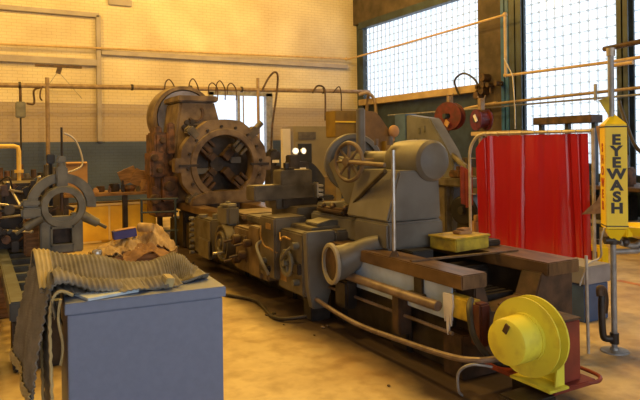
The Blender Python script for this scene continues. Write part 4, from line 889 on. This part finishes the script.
# grey steady rest
SS = thing('grey_steady_rest', (.79, 7.0, .52), 'grey round steady rest with arched top on the left lathe bed', 'steady rest')
c = (.80, 7.0, 1.0)
G().ring(c, (0, -1, 0), .225, .15, .13, 48).build('inner_ring', 'greyblue_iron', SS)
G().ring((.80, 7.04, 1.05), (0, -1, 0), .335, .255, .10, 32, a0=-.15, a1=pi + .1).build('outer_arch', 'greyblue_iron', SS) if False else None
q = G()
pr = []
for i in range(33):
    a = -.1 + (pi + .25) * i / 32; pr.append((.79 + .34 * cos(a), 1.01 + .34 * sin(a)))
for i in range(33):
    a = -.1 + (pi + .25) * (32 - i) / 32; pr.append((.79 + .245 * cos(a), 1.01 + .245 * sin(a)))
q.prism(pr, 'y', 6.98, 7.08, .006); q.build('outer_arch', 'greyblue_iron', SS)
q0 = [(.58, .93), (.60, .80), (.57, .56), (.56, .521), (1.02, .521), (1.0, .56), (.98, .80), (1.0, .93)]
g = G().box(.575, .69, 6.95, 7.10, .521, .93, .012).box(.88, .99, 6.95, 7.10, .521, .93, .012).box(.585, .98, 6.956, 7.094, .525, .615, .012).box(.585, .98, 6.956, 7.094, .78, .90, .012)
g.build('body', 'greyblue_iron', SS)
G().box(.68, .90, 7.06, 7.08, .60, .79).build('window_recess', 'brown', SS)
g = G().box(.67, .90, 6.935, 6.96, .595, .618, .005).box(.67, .90, 6.935, 6.96, .775, .798, .005).box(.67, .692, 6.935, 6.96, .595, .798, .005).box(.878, .90, 6.935, 6.96, .595, .798, .005)
g.build('window_rim', 'greyblue_iron', SS)
g = G().box(.40, .60, 6.93, 7.07, .90, 1.01, .02).box(.40, .58, 6.94, 7.06, 1.015, 1.09, .02)
g.build('hinge_lug', 'greyblue_iron', SS)
g = G().box(.735, .845, 6.94, 7.10, 1.17, 1.42, .012).cyl((.79, 7.0, 1.42), (.79, 7.0, 1.46), .045, n=12).box(.75, .83, 6.96, 7.04, 1.46, 1.53, .01)
g.build('top_slide', 'greyblue_iron', SS)
g = G()
for s in (1, -1):
    g.cyl((.79 + s * .19, 6.98, .90), (.79 + s * .36, 6.98, .80), .055, .045, n=12, bev=.01).cyl((.79 + s * .35, 6.98, .805), (.79 + s * .44, 6.98, .75), .018, n=8)
g.split('adjusting_screw', 'greyblue_iron', SS)
G().cyl((.79, 7.0, .95), (.79, 7.0, 1.2), .018, n=10).cyl((.67, 7.0, .96), (.76, 7.0, 1.0), .018, n=8).cyl((.91, 7.0, .96), (.83, 7.0, 1.0), .018, n=8).split('jaw', 'brown', SS)
hose('white curved cable arching up behind the grey steady rest', [(.86, 7.1, 1.35), (1.02, 7.2, 1.42), (1.02, 7.3, 1.58), (.96, 7.35, 1.72), (.86, 7.35, 1.78)], .010, 'galv')
tag(G().cyl((.83, 7.3, 1.4), (.83, 7.3, 1.84), .012, n=8).cyl((.83, 7.3, 1.02), (.83, 7.3, 1.4), .012, n=8).build('thin_rod', 'dark', origin=(.83, 7.3, 1.02)), 'thin dark rod upright behind the steady rest top', 'rod')
tag(G().cyl((.70, 7.15, 1.0), (.70, 7.15, 1.52), .02, n=8).box(.66, .74, 7.1, 7.2, 1.45, 1.55, .01).build('control_stick', 'black', origin=(.7, 7.15, 1.0)), 'black-topped control stick left of the grey steady rest top slide', 'control stick')
# yellow bent pipe
t = thing('yellow_handrail', (.5, 9, 0), 'yellow pipe handrail with bend at the far left edge', 'handrail')
G().tube([(-.8, 9, 1.65), (.46, 9, 1.65), (.5, 9, 1.61), (.5, 9, 0)], .038, 12).build('pipe', 'yellow_rail', t) if False else None
M['yellow_rail'] = mat('yellow_handrail_paint', (.85, .58, .12), (.7, .45, .08), .45)
G().tube([(-.8, 9, 1.65), (.44, 9, 1.65), (.49, 9, 1.635), (.5, 9, 1.58), (.5, 9, 1.3)], .029, 12).tube([(.5, 9, 1.3), (.5, 9, 0)], .025, 12).build('pipe', 'yellow_rail', t)
G().cyl((.5, 9, 1.30), (.5, 9, 1.34), .055, n=16).build('collar', 'yellow_rail', t)
t = thing('tool_rack', (.2, 9.9, 0), 'grey cupboard behind the old lathe at far left, piled with parts', 'cupboard')
G().box(-.4, 1.1, 9.6, 10.3, 0, 1.2, .02).build('body', 'concrete_dark', t)
for i in range(12):
    x = .05 + i * .085; h = .06 + random.random() * .14; m = random.choice(['brown', 'copper', 'machine', 'dark'])
    words = ['brown', 'rusty orange', 'grey', 'dark'][['brown', 'copper', 'machine', 'dark'].index(m)]
    tag(G().cyl((x, 9.75, 1.2), (x, 9.75, 1.2 + h), .038, n=10, bev=.006).box(x - .03, x + .03, 9.77, 9.87, 1.2, 1.2 + h * .7, .004).build('machine_part', m, origin=(x, 9.8, 1.2)),
        'small %s part on the far left cupboard, %s from its left end' % (words, ['first', 'second', 'third', 'fourth', 'fifth', 'sixth', 'seventh', 'eighth', 'ninth', 'tenth', 'eleventh', 'twelfth'][i]), 'machine part', 'parts on the far left cupboard')
tag(G().box(-.2, .42, 6.6, 6.75, 0, .4, .01).box(-.25, .1, 4.6, 6.4, 0, .3, .02).build('timber_block', 'wood', origin=(0, 5.5, 0)), 'orange brown timber block on the floor at far left', 'timber')

# ------------------------------------------------------------------ foreground cabinet and mat
CB = thing('steel_cabinet', (.33, 2.87, 0), 'blue grey steel cabinet in the left foreground under a ribbed mat', 'cabinet')
x0, x1, y0, y1 = .33, 1.045, 2.87, 3.5
G().box(x0 + .012, x1 - .012, y0 + .012, y1 - .01, 0, .88, .004).build('body', 'cabinet', CB)
G().box(x0, x1, y0 - .006, y0 + .012, .885, .934, .004).box(x0, x1, y0, y1, .922, .933, .003).box(x1 - .012, x1, y0, y1, .885, .93).box(x0, x0 + .012, y0, y1, .885, .93).build('top_lip', 'cabinet', CB)
G().box(x1 - .012, x1 + .006, y0 + .08, y0 + .10, .50, .62, .003).build('handle', 'dark', CB)
CB.rotation_euler = (0, 0, R(-3.6))
# papers on top
tag(G().box(-.12, .12, -.08, .08, 0, .012, .001).build('paper_stack', 'paper'), 'pale blue papers lying at the front of the cabinet top', 'paper')
ps = bpy.data.objects['paper_stack']; ps.location = (.52, 2.97, .935); ps.rotation_euler = (0, 0, .25)

MT = thing('ribbed_mat', (.5, 3.2, .9), 'ribbed grey rubber mat folded over the cabinet and draped down its left', 'mat')
def ribs(s, wl=.022, a=.0045):
    return a * (abs(sin(pi * s / wl)) * 2 - 1)
def profile(pts, t):
    n = len(pts) - 1; x = t * n; i = min(int(x), n - 1); f = x - i
    a, b, c, d = V(pts[max(i - 1, 0)]), V(pts[i]), V(pts[i + 1]), V(pts[min(i + 2, n)])
    return .5 * ((2 * b) + (c - a) * f + (2 * a - 5 * b + 4 * c - d) * f * f + (3 * b - a - 3 * c + d) * f ** 3)
def lerp(tab, x):
    for (a, b), (c, d) in zip(tab, tab[1:]):
        if x <= c: return b + (d - b) * (x - a) / (c - a)
    return tab[-1][1]
TOP = [(.24, 1.09), (.36, 1.08), (.5, 1.05), (.65, 1.02), (.80, .995), (.87, 1.015), (.92, 1.04), (.97, 1.025), (1.01, .975), (1.045, .95)]
def rib(s, wl, a): return a * (1 - abs(2 * ((s / wl) % 1) - 1)) * 2 - a
def topf(u, v):                       # rear hump, swept along x, ribs across it
    x = .245 + u * .80; zt = lerp(TOP, x)
    P = [V((0, 3.62, .935)), V((0, 3.52, zt - .03)), V((0, 3.40, zt)), V((0, 3.28, zt - .025)), V((0, 3.15, zt - .075)), V((0, 3.05, max(.955, zt - .12)))]
    p = profile(P, v)
    y = p.y + .03 * sin(u * 6) - .10 * u * (1 - v) + .02 * sin(u * 13) * v - .02
    s = u * .80 + (max(0, u - .75) * 1.2) * v
    return V((x + .015 * sin(v * 5) * u, y, max(.945, p.z + rib(s, .021, .0045) + .008 * sin(u * 17 + v * 4))))
G().sheet(topf, 380, 40, .006).build('top_fold', 'mat', MT)
def tongue(u, v):                      # second layer rolled forward over itself
    x = .30 + u * .49; zt = 1.035 - .075 * min(1, u * 1.7) + .006 * sin(u * 15)
    P = [V((0, 3.16, zt - .01)), V((0, 3.07, zt + .012)), V((0, 3.00, zt)), V((0, 2.975, zt - .022)), V((0, 3.00, zt - .036)), V((0, 3.06, zt - .04))]
    p = profile(P, v)
    return V((x, p.y - .07 * u + .012 * sin(u * 11), max(.944, p.z + rib(u * .49, .025, .0045))))
G().sheet(tongue, 220, 26, .006).build('front_fold', 'mat', MT)
def under(u, v):                       # the flat layer under the rolled edge
    x = .34 + u * .52
    return V((x, 3.10 - .07 * u - v * .14 + .03 * sin(u * 9) * v, .940 + .012 * sin(u * 12 + 1) * v + .006 + .03 * (1 - v) + rib(u * .52, .025, .0025)))
G().sheet(under, 200, 12, .005).build('lower_layer', 'mat', MT)
def drape(u, v):                       # left hanging end
    y = 2.98 + u * .64
    P = [V((.34, 0, 1.01)), V((.275, 0, 1.00)), V((.245, 0, .93)), V((.225, 0, .82)), V((.200, 0, .69)), V((.185, 0, .56)), V((.18, 0, .50))]
    p = profile(P, v)
    z = p.z + .05 * u * (1 - v) + .03 * u * v
    x = p.x + .02 * (1 - u) + .010 * sin(u * 9 + v * 3) * v + .02 * u * (v - .3) * -1
    a = rib(v * .62 + .30 * u, .032, .006)
    return V((x - a, y, z + (a if v < .25 else 0)))
G().sheet(drape, 40, 260, .006).build('side_drape', 'mat', MT)
def strip(u, v):                       # narrow hanging end by the cabinet corner
    y = 2.93 + u * .22
    P = [V((.37, 0, .955)), V((.31, 0, .975)), V((.285, 0, .92)), V((.28, 0, .75)), V((.275, 0, .5)), V((.27, 0, .22))]
    p = profile(P, v)
    return V((p.x - .012 * u + .006 * sin(v * 9) - rib(v * .8, .027, .003), y + .012 * sin(v * 7), p.z))
G().sheet(strip, 12, 220, .005).build('corner_strip', 'mat', MT)
ed = G().tube([strip(0, v / 50) for v in range(0, 51)], .007, 8).tube([strip(1, v / 50) + V((-.006, 0, 0)) for v in range(2, 51)], .007, 8)
ed.tube([V((.318 - .01 * sin(k * .25), 2.90 + .002 * k, .95 - .012 * k)) for k in range(26)], .006, 8)
ed.split('cut_edge', 'mat_edge', MT)
G().sheet(lambda u, v: topf(.0 + u * .09, .05 + v * .9) + V((0, 0, .008)), 40, 24, .003).build('edge_band', 'mat_edge', MT)
G().sheet(lambda u, v: drape(u, .88 + v * .12) + V((-.009, 0, 0)), 24, 16, .003).build('bottom_band', 'mat_edge', MT)
tag(G().box(-.022, .022, -.03, .03, 0, .045, .004).build('cream_tag', 'mat_edge'), 'small cream tag on the front fold of the mat', 'tag')
ct = bpy.data.objects['cream_tag']; ct.location = (.79, 2.94, .948); ct.rotation_euler = (0.25, .15, .2)
# tools hanging at mat foot
t = thing('tool_bundle', (.21, 3.2, 0), 'bundle of metal tools with a red cloth below the mat', 'tools')
g = G()
for i in range(4): g.cyl((.20 + i * .018, 3.08 + i * .02, .16), (.195 + i * .02, 3.08 + i * .02, .38), .007, n=8)
g.box(.18, .29, 3.05, 3.2, 0, .17, .01)
g.split('tool', 'steel', t)
G().box(.17, .30, 3.04, 3.21, .02, .15, .02).build('red_cloth', 'red', t)

# ------------------------------------------------------------------ floor debris
for i in range(10):
    x = 2.36 + random.random() * .45; y = 2.9 + random.random() * 2.6; s = .008 + random.random() * .012
    tag(G().ball((x, y, s * .5), s, 5, (1, 1.4, .5)).build('metal_chip', random.choice(['brown', 'rod', 'dark']), origin=(x, y, 0)), 'small metal chip on the oily floor along the lathe foot', 'metal chip', 'metal chips by the lathe')
t = thing('floor_cable', (1.8, 8, 0), 'dark cable snaking on the floor by the lathe gearbox', 'cable')
G().tube(bez([(2.6, 8.3, .02), (2.35, 7.6, .02), (2.4, 7.0, .02), (2.3, 6.4, .02), (2.5, 5.9, .02), (2.4, 5.2, .02), (2.62, 5.0, .05)]), .018, 8).build('cable', 'dark', t)
M['line'] = mat('orange_floor_line', (.55, .22, .06), (.4, .16, .05), .6)
struct(G().box(6.44, 6.52, .5, 4.6, .0, .003), 'trim_7', 'line')

# ================================================================== LIGHT
def lamp_pt(x, y, z, p, c=(1, .56, .2), r=.25):
    l = bpy.data.lights.new('bay_lamp', 'POINT'); l.energy = p; l.color = c; l.shadow_soft_size = r
    o = bpy.data.objects.new('bay_lamp', l); o.location = (x, y, z); col.objects.link(o)
WARM = (1, .575, .115)
for x, y, p in [(.2, 12.9, 430), (5.6, 12.7, 600), (-1.0, 8.5, 280), (1.8, 5.6, 560), (4.6, 9.0, 320), (5.6, 3.6, 520), (1.6, 9.0, 430), (8.4, 12.4, 150)]:
    lamp_pt(x, y, 6.2, p, WARM)
w = bpy.data.worlds.new('World'); bpy.context.scene.world = w; w.use_nodes = True
bg = w.node_tree.nodes['Background']; bg.inputs[0].default_value = (.86, .93, 1, 1); bg.inputs[1].default_value = 1.75

cam = bpy.data.cameras.new('Camera'); co = bpy.data.objects.new('Camera', cam); col.objects.link(co)
cam.sensor_width = 36; cam.lens = 620 / 640 * 36; cam.clip_start = .05
cam.shift_y = -(200 - 146) / 640
co.location = (0, 0, 1.6)
co.rotation_mode = 'XYZ'
m = Matrix.Rotation(-R(29.1), 4, 'Z') @ Matrix.Rotation(pi / 2, 4, 'X') @ Matrix.Rotation(-.013, 4, 'Z')
co.matrix_world = Matrix.Translation((0, 0, 1.6)) @ m
bpy.context.scene.camera = co
sc = bpy.context.scene
sc.view_settings.view_transform = 'Standard'; sc.view_settings.look = 'None'; sc.view_settings.exposure = 0; sc.view_settings.gamma = 1
sc.view_settings.use_curve_mapping = False
